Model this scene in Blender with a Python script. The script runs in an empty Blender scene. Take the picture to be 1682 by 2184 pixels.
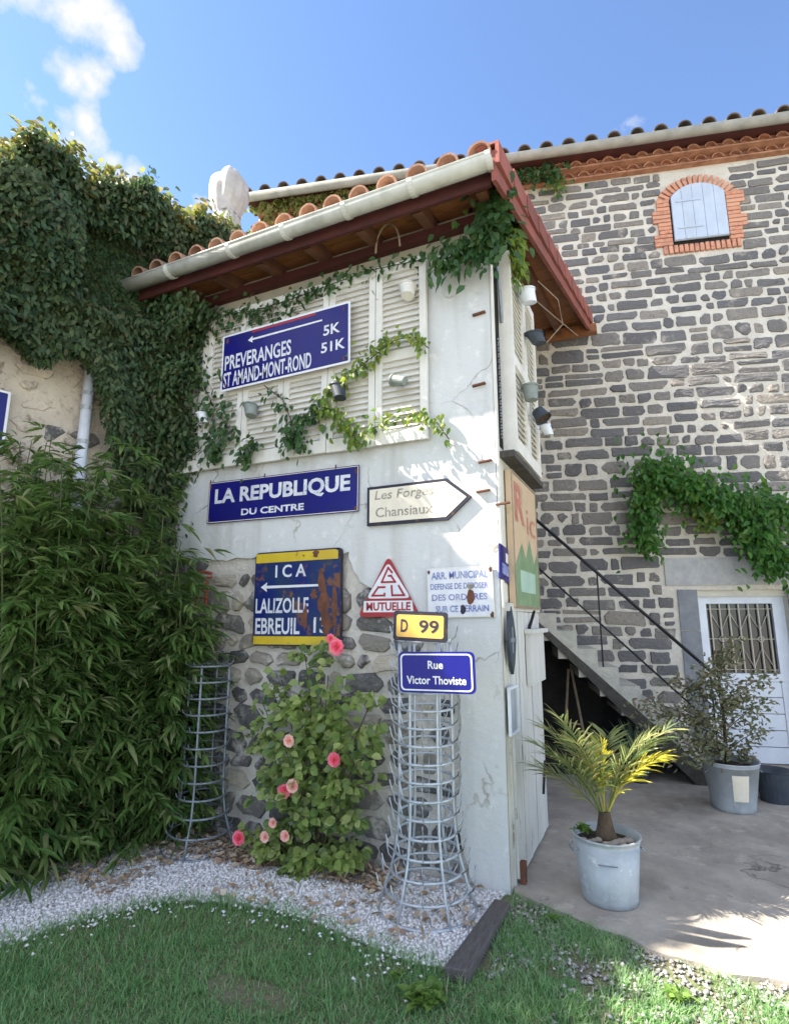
import bpy, math, random
import numpy as np
from mathutils import Vector, Matrix
random.seed(7); RN = np.random.default_rng(7)
scene = bpy.context.scene; COL = scene.collection
R_ = math.radians
# ------------------------------------------------------------------ camera
CAM = np.array([0.83, -3.49, 1.55]); AZ = R_(114.9); PITCH = R_(10.85); FPX = 1190.0; PW, PH = 1682.0, 2184.0
cam = bpy.data.objects.new('camera', bpy.data.cameras.new('camera')); COL.objects.link(cam)
cam.location = CAM; cam.rotation_euler = (R_(90) + PITCH, 0, AZ - R_(90))
cam.data.sensor_fit = 'VERTICAL'; cam.data.sensor_height = 36.0; cam.data.lens = 36.0 * FPX / PH
cam.data.clip_start = 0.05; cam.data.clip_end = 500; scene.camera = cam
# ------------------------------------------------------------------ sun, sky, exposure
SUN_AZ, SUN_EL = 203.0, 47.0
sd = bpy.data.lights.new('sun', 'SUN'); sd.energy = 4.6; sd.angle = R_(0.55); sd.color = (1.0, 0.93, 0.80)
sun = bpy.data.objects.new('sun', sd); COL.objects.link(sun)
tos = Vector((math.cos(R_(SUN_AZ)) * math.cos(R_(SUN_EL)), math.sin(R_(SUN_AZ)) * math.cos(R_(SUN_EL)), math.sin(R_(SUN_EL))))
sun.rotation_euler = tos.to_track_quat('Z', 'Y').to_euler(); sun.location = (-6, -4, 12)
scene.view_settings.view_transform = 'Standard'; scene.view_settings.look = 'None'
scene.view_settings.exposure = 2.02; scene.view_settings.gamma = 1.0
world = bpy.data.worlds.new('World'); scene.world = world; world.use_nodes = True
wn = world.node_tree.nodes; wl = world.node_tree.links; wn.clear()
sky = wn.new('ShaderNodeTexSky'); sky.sky_type = 'NISHITA'; sky.sun_disc = False
sky.sun_elevation = R_(SUN_EL); sky.sun_rotation = R_(90 - SUN_AZ); sky.altitude = 400; sky.air_density = 0.75; sky.dust_density = 0.15; sky.ozone_density = 3.2
bg = wn.new('ShaderNodeBackground'); bg.inputs[1].default_value = 0.105
wo = wn.new('ShaderNodeOutputWorld')
tc = wn.new('ShaderNodeTexCoord')
def wmath(op, a, b=None, clamp=False):
    n = wn.new('ShaderNodeMath'); n.operation = op; n.use_clamp = clamp
    for i, v in enumerate((a, b)):
        if v is None: continue
        if isinstance(v, (int, float)): n.inputs[i].default_value = v
        else: wl.new(v, n.inputs[i])
    return n.outputs[0]
Fv = np.array([math.cos(AZ) * math.cos(PITCH), math.sin(AZ) * math.cos(PITCH), math.sin(PITCH)])
Rv = np.array([math.sin(AZ), -math.cos(AZ), 0.0]); Uv = np.cross(Rv, Fv)
def ray(x, y): return Fv * FPX + Rv * (x - PW / 2) + Uv * (PH / 2 - y)
cloud = None
for (x, y, r) in [(60, -15, 3.6), (130, 5, 3.2), (200, 15, 3.2), (240, 50, 2.6), (258, 90, 2.0), (150, 175, 3.2), (185, 165, 2.2), (90, 215, 2.8), (130, 245, 3.2), (180, 265, 3.4), (150, 310, 3.8), (210, 300, 3.0), (240, 340, 2.4), (290, 358, 2.2), (425, 440, 1.8), (1338, 265, 1.3)]:
    d = ray(x, y); d = d / np.linalg.norm(d)
    dp = wn.new('ShaderNodeVectorMath'); dp.operation = 'DOT_PRODUCT'; dp.inputs[1].default_value = d
    wl.new(tc.outputs['Generated'], dp.inputs[0])
    ang = wmath('ARCCOSINE', dp.outputs['Value'])
    m = wmath('SUBTRACT', 1.0, wmath('DIVIDE', ang, R_(r) * 1.1)); m = wmath('MAXIMUM', m, 0.0)
    if x > 1300: m = wmath('MULTIPLY', m, 0.45)
    cloud = m if cloud is None else wmath('MAXIMUM', cloud, m)
nz = wn.new('ShaderNodeTexNoise'); nz.inputs['Scale'].default_value = 11.0; nz.inputs['Detail'].default_value = 9; nz.inputs['Roughness'].default_value = 0.58
wl.new(tc.outputs['Generated'], nz.inputs['Vector'])
nb = wn.new('ShaderNodeTexNoise'); nb.inputs['Scale'].default_value = 2.3; nb.inputs['Detail'].default_value = 3
wl.new(tc.outputs['Generated'], nb.inputs['Vector'])
# scattered unseen clouds behind the viewer, thickened to fill the shade with light
dpb = wn.new('ShaderNodeVectorMath'); dpb.operation = 'DOT_PRODUCT'; dpb.inputs[1].default_value = Fv; wl.new(tc.outputs['Generated'], dpb.inputs[0])
rest = wmath('MULTIPLY', wmath('MULTIPLY', wmath('SUBTRACT', nb.outputs['Fac'], 0.42), 5.0, True), wmath('MULTIPLY', wmath('SUBTRACT', 0.35, dpb.outputs['Value']), 4.0, True))
cov = wmath('MAXIMUM', cloud, rest)
cf = wmath('MULTIPLY', wmath('SUBTRACT', wmath('ADD', wmath('MULTIPLY', cov, 0.8), wmath('MULTIPLY', nz.outputs['Fac'], 3.0)), 1.86), 1.7, True)
cf = wmath('MULTIPLY', cf, wmath('MULTIPLY', cov, 5.0, True))
mx = wn.new('ShaderNodeMix'); mx.data_type = 'RGBA'
wl.new(cf, mx.inputs['Factor']); wl.new(sky.outputs[0], mx.inputs['A']); mx.inputs['B'].default_value = (2.35, 2.38, 2.48, 1)
mx2 = wn.new('ShaderNodeMix'); mx2.data_type = 'RGBA'; wl.new(wmath('MULTIPLY', cf, wmath('MULTIPLY', wmath('SUBTRACT', 0.35, dpb.outputs['Value']), 3.0, True)), mx2.inputs['Factor'])
wl.new(mx.outputs['Result'], mx2.inputs['A']); mx2.inputs['B'].default_value = (8.2, 8.0, 7.6, 1)   # unseen clouds behind the viewer brightened and warmed as added fill
wl.new(mx2.outputs['Result'], bg.inputs[0]); wl.new(bg.outputs[0], wo.inputs[0])

# ------------------------------------------------------------------ materials
def mat(name, c1, c2=None, scale=6.0, rough=0.8, metal=0.0, bump=0.0, bscale=40.0, island=0.0, icols=None, spots=(), spec=0.3, translucent=0.0, stretch=None, detail=5, lohi=(0.35, 0.65), coat=0.0, objrand=0.0, crack=None, drip=None):
    m = bpy.data.materials.new(name); m.use_nodes = True; nt = m.node_tree; N = nt.nodes; L = nt.links
    b = N['Principled BSDF']; b.inputs['Roughness'].default_value = rough; b.inputs['Metallic'].default_value = metal
    b.inputs['Specular IOR Level'].default_value = spec; b.inputs['Coat Weight'].default_value = coat
    geo = N.new('ShaderNodeNewGeometry'); vec = geo.outputs['Position']
    if stretch:
        mp = N.new('ShaderNodeMapping'); mp.inputs['Scale'].default_value = stretch; L.new(vec, mp.inputs['Vector']); vec = mp.outputs[0]
    def piece():      # one random number per separate stone, tile or leaf, whether it is an object or an island
        oi = N.new('ShaderNodeObjectInfo'); ad = N.new('ShaderNodeMath'); ad.operation = 'ADD'; L.new(oi.outputs['Random'], ad.inputs[0]); L.new(geo.outputs['Random Per Island'], ad.inputs[1])
        fr_ = N.new('ShaderNodeMath'); fr_.operation = 'FRACT'; L.new(ad.outputs[0], fr_.inputs[0]); return fr_.outputs[0]
    def noise(sc, det=5, rg=0.6):
        n = N.new('ShaderNodeTexNoise'); n.inputs['Scale'].default_value = sc; n.inputs['Detail'].default_value = det; n.inputs['Roughness'].default_value = rg
        L.new(vec, n.inputs['Vector']); return n.outputs['Fac']
    def ramp(f, lo, hi):
        r = N.new('ShaderNodeMapRange'); r.inputs['From Min'].default_value = lo; r.inputs['From Max'].default_value = hi; L.new(f, r.inputs['Value']); return r.outputs[0]
    def mix(f, a, bb, mode='MIX'):
        x = N.new('ShaderNodeMix'); x.data_type = 'RGBA'; x.blend_type = mode
        if isinstance(f, float): x.inputs['Factor'].default_value = f
        else: L.new(f, x.inputs['Factor'])
        for k, v in (('A', a), ('B', bb)):
            if isinstance(v, tuple): x.inputs[k].default_value = (*v, 1)
            else: L.new(v, x.inputs[k])
        return x.outputs['Result']
    col = tuple(c1)
    if icols:
        cr = N.new('ShaderNodeValToRGB'); cr.color_ramp.interpolation = 'LINEAR'
        e = cr.color_ramp.elements
        while len(e) < len(icols): e.new(0.5)
        for i, c in enumerate(icols): e[i].position = i / (len(icols) - 1); e[i].color = (*c, 1)
        L.new(piece(), cr.inputs[0])
        col = cr.outputs[0]
    if c2 is not None: col = mix(ramp(noise(scale, detail), *lohi), col, tuple(c2))
    for (sc_col, sc, lo, hi) in spots: col = mix(ramp(noise(sc, 7, 0.7), lo, hi), col, tuple(sc_col))
    if drip:
        dc, sx_, lo_, hi_ = drip; mp2 = N.new('ShaderNodeMapping'); mp2.inputs['Scale'].default_value = (sx_, sx_, sx_ * .09); L.new(geo.outputs['Position'], mp2.inputs['Vector'])
        n2 = N.new('ShaderNodeTexNoise'); n2.inputs['Scale'].default_value = 1.0; n2.inputs['Detail'].default_value = 6; L.new(mp2.outputs[0], n2.inputs['Vector']); col = mix(ramp(n2.outputs['Fac'], lo_, hi_), col, tuple(dc))
    if crack:
        cs_, cw_, cc_ = crack; n3 = N.new('ShaderNodeTexNoise'); n3.inputs['Scale'].default_value = 3.0; n3.inputs['Detail'].default_value = 6; L.new(geo.outputs['Position'], n3.inputs['Vector'])
        va = N.new('ShaderNodeVectorMath'); va.operation = 'MULTIPLY_ADD'; va.inputs[1].default_value = (.45, .45, .45); L.new(n3.outputs['Color'], va.inputs[0]); L.new(geo.outputs['Position'], va.inputs[2])
        vo = N.new('ShaderNodeTexVoronoi'); vo.feature = 'DISTANCE_TO_EDGE'; vo.inputs['Scale'].default_value = cs_; L.new(va.outputs[0], vo.inputs['Vector'])
        n4 = noise(1.7, 3); gate = ramp(n4, .48, .60); k_ = ramp(vo.outputs['Distance'], cw_, cw_ * .3); mm = N.new('ShaderNodeMath'); mm.operation = 'MULTIPLY'; L.new(gate, mm.inputs[0]); L.new(k_, mm.inputs[1]); col = mix(mm.outputs[0], col, tuple(cc_))
    if island:
        w = N.new('ShaderNodeMapRange'); w.inputs['To Min'].default_value = 1 - island; w.inputs['To Max'].default_value = 1 + island
        L.new(piece(), w.inputs['Value'])
        h = N.new('ShaderNodeHueSaturation'); L.new(w.outputs[0], h.inputs['Value'])
        if isinstance(col, tuple): h.inputs['Color'].default_value = (*col, 1)
        else: L.new(col, h.inputs['Color'])
        col = h.outputs[0]
    if isinstance(col, tuple): b.inputs['Base Color'].default_value = (*col, 1)
    else: L.new(col, b.inputs['Base Color'])
    if bump:
        bp = N.new('ShaderNodeBump'); bp.inputs['Strength'].default_value = 1.0; bp.inputs['Distance'].default_value = bump
        L.new(noise(bscale, 6, 0.65), bp.inputs['Height']); L.new(bp.outputs[0], b.inputs['Normal'])
    if translucent:
        t = N.new('ShaderNodeBsdfTranslucent'); out = N['Material Output']; ms = N.new('ShaderNodeMixShader'); ms.inputs[0].default_value = translucent
        br = N.new('ShaderNodeHueSaturation'); br.inputs['Value'].default_value = 1.7; br.inputs['Saturation'].default_value = 1.05
        if isinstance(col, tuple): br.inputs['Color'].default_value = (*col, 1)
        else: L.new(col, br.inputs['Color'])
        L.new(br.outputs[0], t.inputs['Color']); L.new(b.outputs[0], ms.inputs[1]); L.new(t.outputs[0], ms.inputs[2]); L.new(ms.outputs[0], out.inputs[0])
    return m
def leafmat(name, cols, tr=0.3, rough=0.5, c2=None, scale=1.5):
    return mat(name, cols[0], c2=c2, scale=scale, icols=cols, rough=rough, spec=0.35, translucent=tr, lohi=(0.45, 0.7))
Mt = {}
Mt['plaster'] = mat('white_plaster', (0.60, 0.61, 0.60), (0.52, 0.53, 0.525), 1.3, 0.9, bump=0.009, bscale=11, lohi=(0.3, 0.8), spots=(((0.46, 0.44, 0.38), 3.5, 0.60, 0.90), ((0.42, 0.39, 0.33), 28.0, 0.66, 0.78), ((0.67, 0.67, 0.66), 9.0, 0.56, 0.66)), drip=((0.44, 0.43, 0.40), 7.0, .50, .85), crack=(1.1, .010, (0.28, 0.26, 0.23)))
Mt['render_dull'] = mat('dull_render', (0.36, 0.34, 0.27), (0.29, 0.28, 0.23), 3.0, 0.95, bump=0.004, bscale=30)
Mt['plaster_side'] = mat('cream_plaster', (0.60, 0.58, 0.50), (0.50, 0.48, 0.41), 3.0, 0.9, bump=0.005, bscale=25)
Mt['mortar_cream'] = mat('cream_lime_mortar', (0.62, 0.58, 0.51), (0.53, 0.495, 0.43), 5.0, 0.95, bump=0.022, bscale=16, spots=(((0.34, 0.31, 0.26), 9.0, 0.62, 0.78), ((0.68, 0.63, 0.54), 3.0, 0.55, 0.7)))
Mt['mortar_grey'] = mat('grey_lime_mortar', (0.62, 0.58, 0.52), (0.50, 0.47, 0.42), 7.0, 0.95, bump=0.02, bscale=20)
Mt['basalt'] = mat('basalt_stone', (0.11, 0.10, 0.10), c2=(0.13, 0.12, 0.125), scale=25, icols=[(0.115, 0.112, 0.118), (0.155, 0.147, 0.145), (0.23, 0.21, 0.19), (0.13, 0.13, 0.14), (0.18, 0.17, 0.163), (0.28, 0.25, 0.215), (0.145, 0.14, 0.14), (0.12, 0.12, 0.13)], rough=0.95, bump=0.016, bscale=38, spots=(((0.46, 0.42, 0.35), 4.0, 0.58, 0.74), ((0.30, 0.27, 0.23), 26.0, 0.58, 0.72), ((0.06, 0.056, 0.055), 15.0, 0.62, 0.76)), lohi=(0.5, 0.8), objrand=0)
Mt['rubble'] = mat('field_stone', (0.2, 0.18, 0.16), c2=(0.22, 0.205, 0.185), scale=14, spots=(((0.56, 0.53, 0.49), 6.0, 0.52, 0.70), ((0.34, 0.31, 0.28), 30.0, 0.58, 0.72)), icols=[(0.07, 0.07, 0.075), (0.12, 0.115, 0.115), (0.09, 0.088, 0.09), (0.26, 0.235, 0.20), (0.10, 0.097, 0.10), (0.46, 0.41, 0.33), (0.14, 0.13, 0.125), (0.08, 0.08, 0.085)], rough=0.92, bump=0.012, bscale=40, lohi=(0.5, 0.8))
Mt['beige_wall'] = mat('beige_rubble_wall', (0.58, 0.51, 0.42), (0.48, 0.42, 0.35), 4.0, 0.95, bump=0.03, bscale=9, spots=(((0.20, 0.16, 0.12), 7.0, 0.57, 0.66), ((0.34, 0.29, 0.23), 16.0, 0.55, 0.68)))
Mt['granite'] = mat('pale_granite', (0.42, 0.42, 0.41), (0.33, 0.34, 0.35), 12.0, 0.85, bump=0.006, bscale=60, spots=(((0.24, 0.25, 0.26), 30.0, 0.58, 0.72),))
Mt['granite_dark'] = mat('grey_dressed_stone', (0.17, 0.18, 0.20), (0.23, 0.24, 0.26), 8.0, 0.85, bump=0.006, bscale=60)
Mt['tile'] = mat('terracotta_tile', (0.42, 0.20, 0.12), c2=(0.30, 0.15, 0.10), scale=9, icols=[(0.44, 0.23, 0.15), (0.54, 0.32, 0.21), (0.32, 0.17, 0.12), (0.46, 0.29, 0.21), (0.26, 0.18, 0.13)], rough=0.85, bump=0.004, bscale=60, spots=(((0.5, 0.42, 0.33), 12.0, 0.6, 0.75),))
Mt['tile_old'] = mat('aged_roof_tile', (0.10, 0.085, 0.08), c2=(0.17, 0.13, 0.10), scale=7, rough=0.9, bump=0.004, bscale=60, icols=[(0.10, 0.07, 0.06), (0.14, 0.11, 0.10), (0.08, 0.075, 0.08)])
Mt['tile_verge'] = mat('red_verge_tile', (0.27, 0.085, 0.065), c2=(0.19, 0.07, 0.058), scale=7, rough=0.85, island=0.18, bump=0.003, bscale=60)
Mt['genoise'] = mat('eave_course_tile', (0.42, 0.19, 0.11), c2=(0.26, 0.12, 0.075), scale=8, rough=0.9, icols=[(0.42, 0.17, 0.09), (0.32, 0.15, 0.09), (0.48, 0.26, 0.16), (0.28, 0.14, 0.09)])
Mt['brick'] = mat('orange_brick', (0.50, 0.19, 0.10), c2=(0.62, 0.30, 0.19), scale=18, rough=0.9, icols=[(0.42, 0.17, 0.11), (0.52, 0.26, 0.17), (0.34, 0.14, 0.10), (0.56, 0.32, 0.22)], bump=0.004, bscale=70, objrand=1)
Mt['pvc'] = mat('cream_gutter_plastic', (0.60, 0.61, 0.57), (0.50, 0.51, 0.47), 5.0, 0.5, spec=0.35, drip=((0.38, 0.38, 0.34), 10.0, .5, .8), spots=(((0.40, 0.39, 0.33), 8.0, 0.62, 0.8),))
Mt['gutter_old'] = mat('grey_gutter', (0.34, 0.33, 0.31), (0.24, 0.24, 0.22), 6.0, 0.6)
Mt['wood_red'] = mat('maroon_painted_wood', (0.075, 0.020, 0.018), (0.05, 0.016, 0.015), 7.0, 0.7, bump=0.002, bscale=50)
Mt['wood_orange'] = mat('varnished_soffit_wood', (0.36, 0.15, 0.06), (0.21, 0.085, 0.035), 6.0, 0.6, stretch=(2, 14, 2), bump=0.002, bscale=30, island=0.2)
Mt['shutter'] = mat('white_shutter_paint', (0.70, 0.69, 0.64), (0.61, 0.59, 0.54), 5.0, 0.6, bump=0.0015, bscale=80, spots=(((0.36, 0.29, 0.20), 16.0, 0.66, 0.76), ((0.50, 0.48, 0.42), 7.0, 0.62, 0.8)))
Mt['door_white'] = mat('pale_blue_white_door_paint', (0.66, 0.70, 0.76), (0.58, 0.62, 0.69), 5.0, 0.55)
Mt['attic_paint'] = mat('pale_blue_grey_shutter_paint', (0.46, 0.52, 0.62), (0.40, 0.46, 0.56), 6.0, 0.6, drip=((0.36, 0.40, 0.46), 9.0, .5, .85))
Mt['rafter_wood'] = mat('brown_rafter_wood', (0.17, 0.075, 0.042), (0.10, 0.045, 0.03), 6.0, 0.7)
Mt['peel'] = mat('peeling_white_paint', (0.58, 0.57, 0.54), (0.48, 0.48, 0.46), 4.0, 0.8, stretch=(1, 4, 0.7), spots=(((0.27, 0.24, 0.20), 5.5, 0.60, 0.66), ((0.36, 0.28, 0.26), 11.0, 0.66, 0.72)), bump=0.003, bscale=18)
RUST = (0.16, 0.07, 0.035)
Mt['blue'] = mat('blue_enamel', (0.007, 0.006, 0.15), (0.010, 0.010, 0.12), 4.0, 0.35, spec=0.25, coat=0.05, spots=((RUST, 9.0, 0.70, 0.75),))
Mt['blue_worn'] = mat('worn_navy_enamel', (0.007, 0.015, 0.13), (0.014, 0.034, 0.09), 5.0, 0.4, spec=0.25, coat=0.0, spots=((RUST, 5.5, 0.56, 0.62), ((0.25, 0.20, 0.14), 13.0, 0.68, 0.74)))
Mt['blue_clean'] = mat('street_sign_blue', (0.005, 0.006, 0.19), None, rough=0.35, spec=0.3, coat=0.05)
Mt['sign_white'] = mat('white_enamel', (0.72, 0.72, 0.74), (0.62, 0.63, 0.66), 12.0, 0.35, spots=(((0.30, 0.18, 0.10), 11.0, 0.70, 0.76),))
Mt['letter_worn'] = mat('chipped_white_lettering', (0.68, 0.69, 0.72), (0.50, 0.53, 0.60), 14.0, 0.4, spots=(((0.05, 0.06, 0.16), 26.0, 0.60, 0.66), ((0.20, 0.12, 0.09), 12.0, 0.66, 0.72)))
Mt['sign_cream'] = mat('cream_enamel', (0.74, 0.68, 0.55), (0.66, 0.60, 0.48), 5.0, 0.4, spots=(((0.45, 0.35, 0.24), 16.0, 0.68, 0.78),))
Mt['yellow'] = mat('yellow_enamel', (0.62, 0.46, 0.03), (0.52, 0.36, 0.03), 5.0, 0.35, spots=((RUST, 9.0, 0.62, 0.67),))
Mt['plaque_yellow'] = mat('road_plaque_yellow', (0.70, 0.42, 0.10), (0.62, 0.36, 0.09), 4.0, 0.4)
Mt['red'] = mat('red_enamel', (0.36, 0.018, 0.025), (0.28, 0.02, 0.025), 6.0, 0.35, spots=((RUST, 14.0, 0.66, 0.72),))
Mt['ink_dark'] = mat('dark_lettering', (0.03, 0.028, 0.05), rough=0.5)
Mt['ink_grey'] = mat('faded_grey_lettering', (0.20, 0.18, 0.16), (0.42, 0.37, 0.30), 25.0, 0.5)
Mt['ink_blue'] = mat('blue_lettering', (0.10, 0.13, 0.38), (0.32, 0.34, 0.5), 20.0, 0.5)
Mt['edge_dark'] = mat('dark_sign_edge', (0.02, 0.02, 0.035), rough=0.5, spots=((RUST, 12.0, 0.6, 0.7),))
Mt['rust'] = mat('rusty_metal', (0.18, 0.07, 0.04), (0.10, 0.045, 0.03), 20.0, 0.85, bump=0.003, bscale=60)
Mt['rust_red'] = mat('red_rusted_metal', (0.34, 0.07, 0.04), (0.20, 0.05, 0.03), 20.0, 0.8)
Mt['zinc'] = mat('galvanised_zinc', (0.43, 0.465, 0.49), (0.33, 0.36, 0.385), 7.0, 0.5, metal=0.25, drip=((0.30, 0.31, 0.32), 12.0, .5, .8), spots=(((0.58, 0.61, 0.63), 14.0, 0.55, 0.7),), bump=0.002, bscale=20)
Mt['zinc_dark'] = mat('weathered_zinc', (0.24, 0.28, 0.32), (0.18, 0.21, 0.24), 8.0, 0.5, metal=0.3)
Mt['wire'] = mat('galvanised_wire', (0.52, 0.56, 0.60), (0.40, 0.43, 0.47), 20.0, 0.45, metal=0.35)
Mt['wire_dull'] = mat('dull_galvanised_wire', (0.26, 0.30, 0.33), (0.2, 0.22, 0.25), 20.0, 0.5, metal=0.35)
Mt['black'] = mat('black_iron', (0.012, 0.013, 0.018), rough=0.45)
Mt['grille'] = mat('cream_window_grille', (0.50, 0.46, 0.38), rough=0.5)
Mt['glass'] = mat('dark_window_glass', (0.012, 0.012, 0.014), rough=0.08, spec=0.6)
Mt['void'] = mat('dark_interior', (0.015, 0.014, 0.013), rough=1.0)
Mt['stair_shade'] = mat('stair_shade_dark', (0.035, 0.032, 0.03), (0.02, 0.019, 0.018), 5.0, 0.95, bump=0.01, bscale=12)  # shade under the stair put into a near-black surface colour
Mt['pot_dark'] = mat('dark_grey_pot', (0.035, 0.045, 0.06), (0.055, 0.065, 0.08), 12.0, 0.5)
Mt['pot_grey'] = mat('grey_green_pot', (0.24, 0.27, 0.25), (0.17, 0.19, 0.18), 12.0, 0.6)
Mt['pot_white'] = mat('white_pot', (0.68, 0.71, 0.76), (0.60, 0.63, 0.68), 12.0, 0.5)
Mt['soil'] = mat('potting_soil', (0.05, 0.035, 0.025), (0.08, 0.06, 0.04), 40, 0.95, bump=0.02, bscale=60)
Mt['pebble'] = mat('brown_pebble', (0.25, 0.2, 0.16), c2=(0.3, 0.26, 0.22), scale=30, rough=0.8, icols=[(0.16, 0.12, 0.1), (0.32, 0.27, 0.22), (0.22, 0.2, 0.19)])
Mt['bark'] = mat('brown_bark', (0.10, 0.07, 0.045), (0.06, 0.045, 0.03), 20, 0.95, bump=0.01, bscale=50)
Mt['concrete'] = mat('worn_concrete', (0.43, 0.385, 0.33), (0.31, 0.275, 0.235), 3.5, 0.95, crack=(.45, .004, (0.16, 0.14, 0.125)), bump=0.006, bscale=30, stretch=(1, 1, 1), spots=(((0.21, 0.19, 0.165), 1.6, 0.54, 0.75), ((0.50, 0.46, 0.40), 6.0, 0.56, 0.70), ((0.17, 0.155, 0.14), 40.0, 0.62, 0.72), ((0.22, 0.20, 0.17), 11.0, 0.60, 0.72)))
Mt['stair'] = mat('stair_concrete', (0.56, 0.54, 0.47), (0.40, 0.39, 0.34), 6.0, 0.95, bump=0.01, bscale=30)
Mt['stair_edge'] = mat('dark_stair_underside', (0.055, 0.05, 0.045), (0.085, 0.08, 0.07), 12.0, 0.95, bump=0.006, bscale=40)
Mt['ground'] = mat('soil_and_turf', (0.13, 0.17, 0.07), (0.22, 0.20, 0.13), 5.0, 1.0, bump=0.03, bscale=25)
Mt['bounce_ground'] = mat('pale_bounce_gravel', (0.52, 0.48, 0.42), (0.42, 0.39, 0.34), 12.0, 0.95, bump=0.02, bscale=60)
Mt['gravel_base'] = mat('white_gravel_bed', (0.74, 0.73, 0.73), (0.60, 0.58, 0.56), 30.0, 0.95, bump=0.02, bscale=80, spots=(((0.30, 0.25, 0.19), 4.0, 0.62, 0.8),))
Mt['gravel'] = mat('white_gravel', (0.7, 0.7, 0.7), icols=[(0.84, 0.84, 0.85), (0.74, 0.73, 0.73), (0.87, 0.86, 0.86), (0.78, 0.77, 0.76), (0.62, 0.59, 0.57), (0.86, 0.85, 0.86)], rough=0.8)
Mt['grey_gravel'] = mat('grey_gravel', (0.3, 0.3, 0.3), icols=[(0.40, 0.39, 0.40), (0.24, 0.23, 0.22), (0.55, 0.54, 0.52), (0.30, 0.28, 0.25), (0.18, 0.17, 0.17)], rough=0.85)
Mt['litter'] = mat('dry_leaf_litter', (0.3, 0.2, 0.12), icols=[(0.42, 0.31, 0.2), (0.28, 0.19, 0.11), (0.55, 0.45, 0.33), (0.36, 0.22, 0.15), (0.5, 0.44, 0.36)], rough=0.9)
Mt['sleeper'] = mat('dark_timber_sleeper', (0.13, 0.115, 0.11), (0.085, 0.075, 0.072), 14, 0.9, stretch=(6, 1, 1), bump=0.006, bscale=18, spots=(((0.17, 0.15, 0.14), 9.0, 0.58, 0.7),))
Mt['tarp'] = mat('white_tarpaulin', (0.50, 0.49, 0.48), (0.38, 0.36, 0.35), 6, 0.7, bump=0.03, bscale=8)
Mt['chimney'] = mat('chimney_brick', (0.42, 0.20, 0.14), (0.52, 0.40, 0.32), 6, 0.9, bump=0.01, bscale=30)
Mt['curtain'] = mat('faded_poster_green', (0.17, 0.24, 0.12), (0.22, 0.28, 0.17), 6, 0.6)
Mt['poster_peach'] = mat('faded_poster_peach', (0.56, 0.40, 0.28), (0.50, 0.38, 0.24), 6, 0.6, spots=(((0.36, 0.31, 0.16), 5.0, 0.55, 0.7),))
Mt['poster_red'] = mat('faded_poster_red', (0.42, 0.13, 0.10), (0.48, 0.25, 0.18), 14, 0.6)
Mt['poster_mint'] = mat('faded_poster_mint', (0.38, 0.52, 0.42), (0.32, 0.45, 0.37), 6, 0.6)
Mt['poster_leaf'] = mat('poster_leaf_green', (0.15, 0.24, 0.12), (0.22, 0.29, 0.17), 8, 0.6)
Mt['lt_wood'] = mat('weathered_light_wood', (0.30, 0.24, 0.17), (0.2, 0.16, 0.12), 14, 0.8)
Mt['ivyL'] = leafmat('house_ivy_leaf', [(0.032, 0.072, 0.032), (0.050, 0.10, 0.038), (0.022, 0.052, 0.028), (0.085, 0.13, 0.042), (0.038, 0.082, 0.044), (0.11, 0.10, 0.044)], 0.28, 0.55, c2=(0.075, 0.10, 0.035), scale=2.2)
Mt['ivytop'] = leafmat('sunlit_ivy_leaf', [(0.14, 0.17, 0.04), (0.22, 0.21, 0.06), (0.09, 0.13, 0.03), (0.26, 0.19, 0.08)], 0.4, 0.5)  # leaves coloured bright yellow-green to carry the sun's backlight
Mt['creeperL'] = leafmat('creeper_leaf', [(0.035, 0.085, 0.028), (0.055, 0.12, 0.035), (0.026, 0.065, 0.026), (0.075, 0.13, 0.03)], 0.3, 0.45)
Mt['creeperY'] = leafmat('yellow_green_creeper_leaf', [(0.16, 0.24, 0.04), (0.24, 0.28, 0.05), (0.09, 0.16, 0.035), (0.12, 0.20, 0.05)], 0.42, 0.5)
Mt['bambooL'] = leafmat('bamboo_leaf', [(0.055, 0.12, 0.030), (0.095, 0.18, 0.048), (0.045, 0.10, 0.028), (0.21, 0.28, 0.09), (0.060, 0.125, 0.036), (0.30, 0.30, 0.15)], 0.34, 0.35, c2=(0.13, 0.22, 0.055), scale=2.7)
Mt['roseL'] = leafmat('rose_leaf', [(0.08, 0.15, 0.045), (0.24, 0.32, 0.09), (0.06, 0.12, 0.05), (0.42, 0.46, 0.18), (0.13, 0.21, 0.06)], 0.35, 0.4, c2=(0.26, 0.34, 0.09), scale=4.0)
Mt['petal'] = leafmat('pink_petal', [(0.82, 0.24, 0.34), (0.86, 0.36, 0.44), (0.74, 0.14, 0.24)], 0.35, 0.6)
Mt['petal_pale'] = leafmat('pale_pink_petal', [(0.84, 0.58, 0.54), (0.86, 0.68, 0.60), (0.80, 0.46, 0.46)], 0.35, 0.6)
Mt['palmL'] = leafmat('palm_leaflet', [(0.16, 0.22, 0.07), (0.27, 0.30, 0.11), (0.11, 0.17, 0.07), (0.38, 0.34, 0.15), (0.20, 0.25, 0.11)], 0.38, 0.45)
Mt['palmSun'] = leafmat('sunlit_palm_leaflet', [(0.52, 0.46, 0.05), (0.60, 0.54, 0.09), (0.44, 0.42, 0.06)], 0.42, 0.45)  # sunlight on the fronds put into their yellow colour
Mt['yuccaL'] = leafmat('grey_green_sword_leaf', [(0.07, 0.12, 0.085), (0.11, 0.15, 0.10), (0.05, 0.09, 0.07)], 0.2, 0.5)
Mt['shrubL'] = leafmat('dry_olive_leaf', [(0.10, 0.125, 0.05), (0.15, 0.15, 0.07), (0.07, 0.10, 0.045), (0.30, 0.27, 0.18), (0.15, 0.11, 0.065)], 0.25, 0.6)
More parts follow.
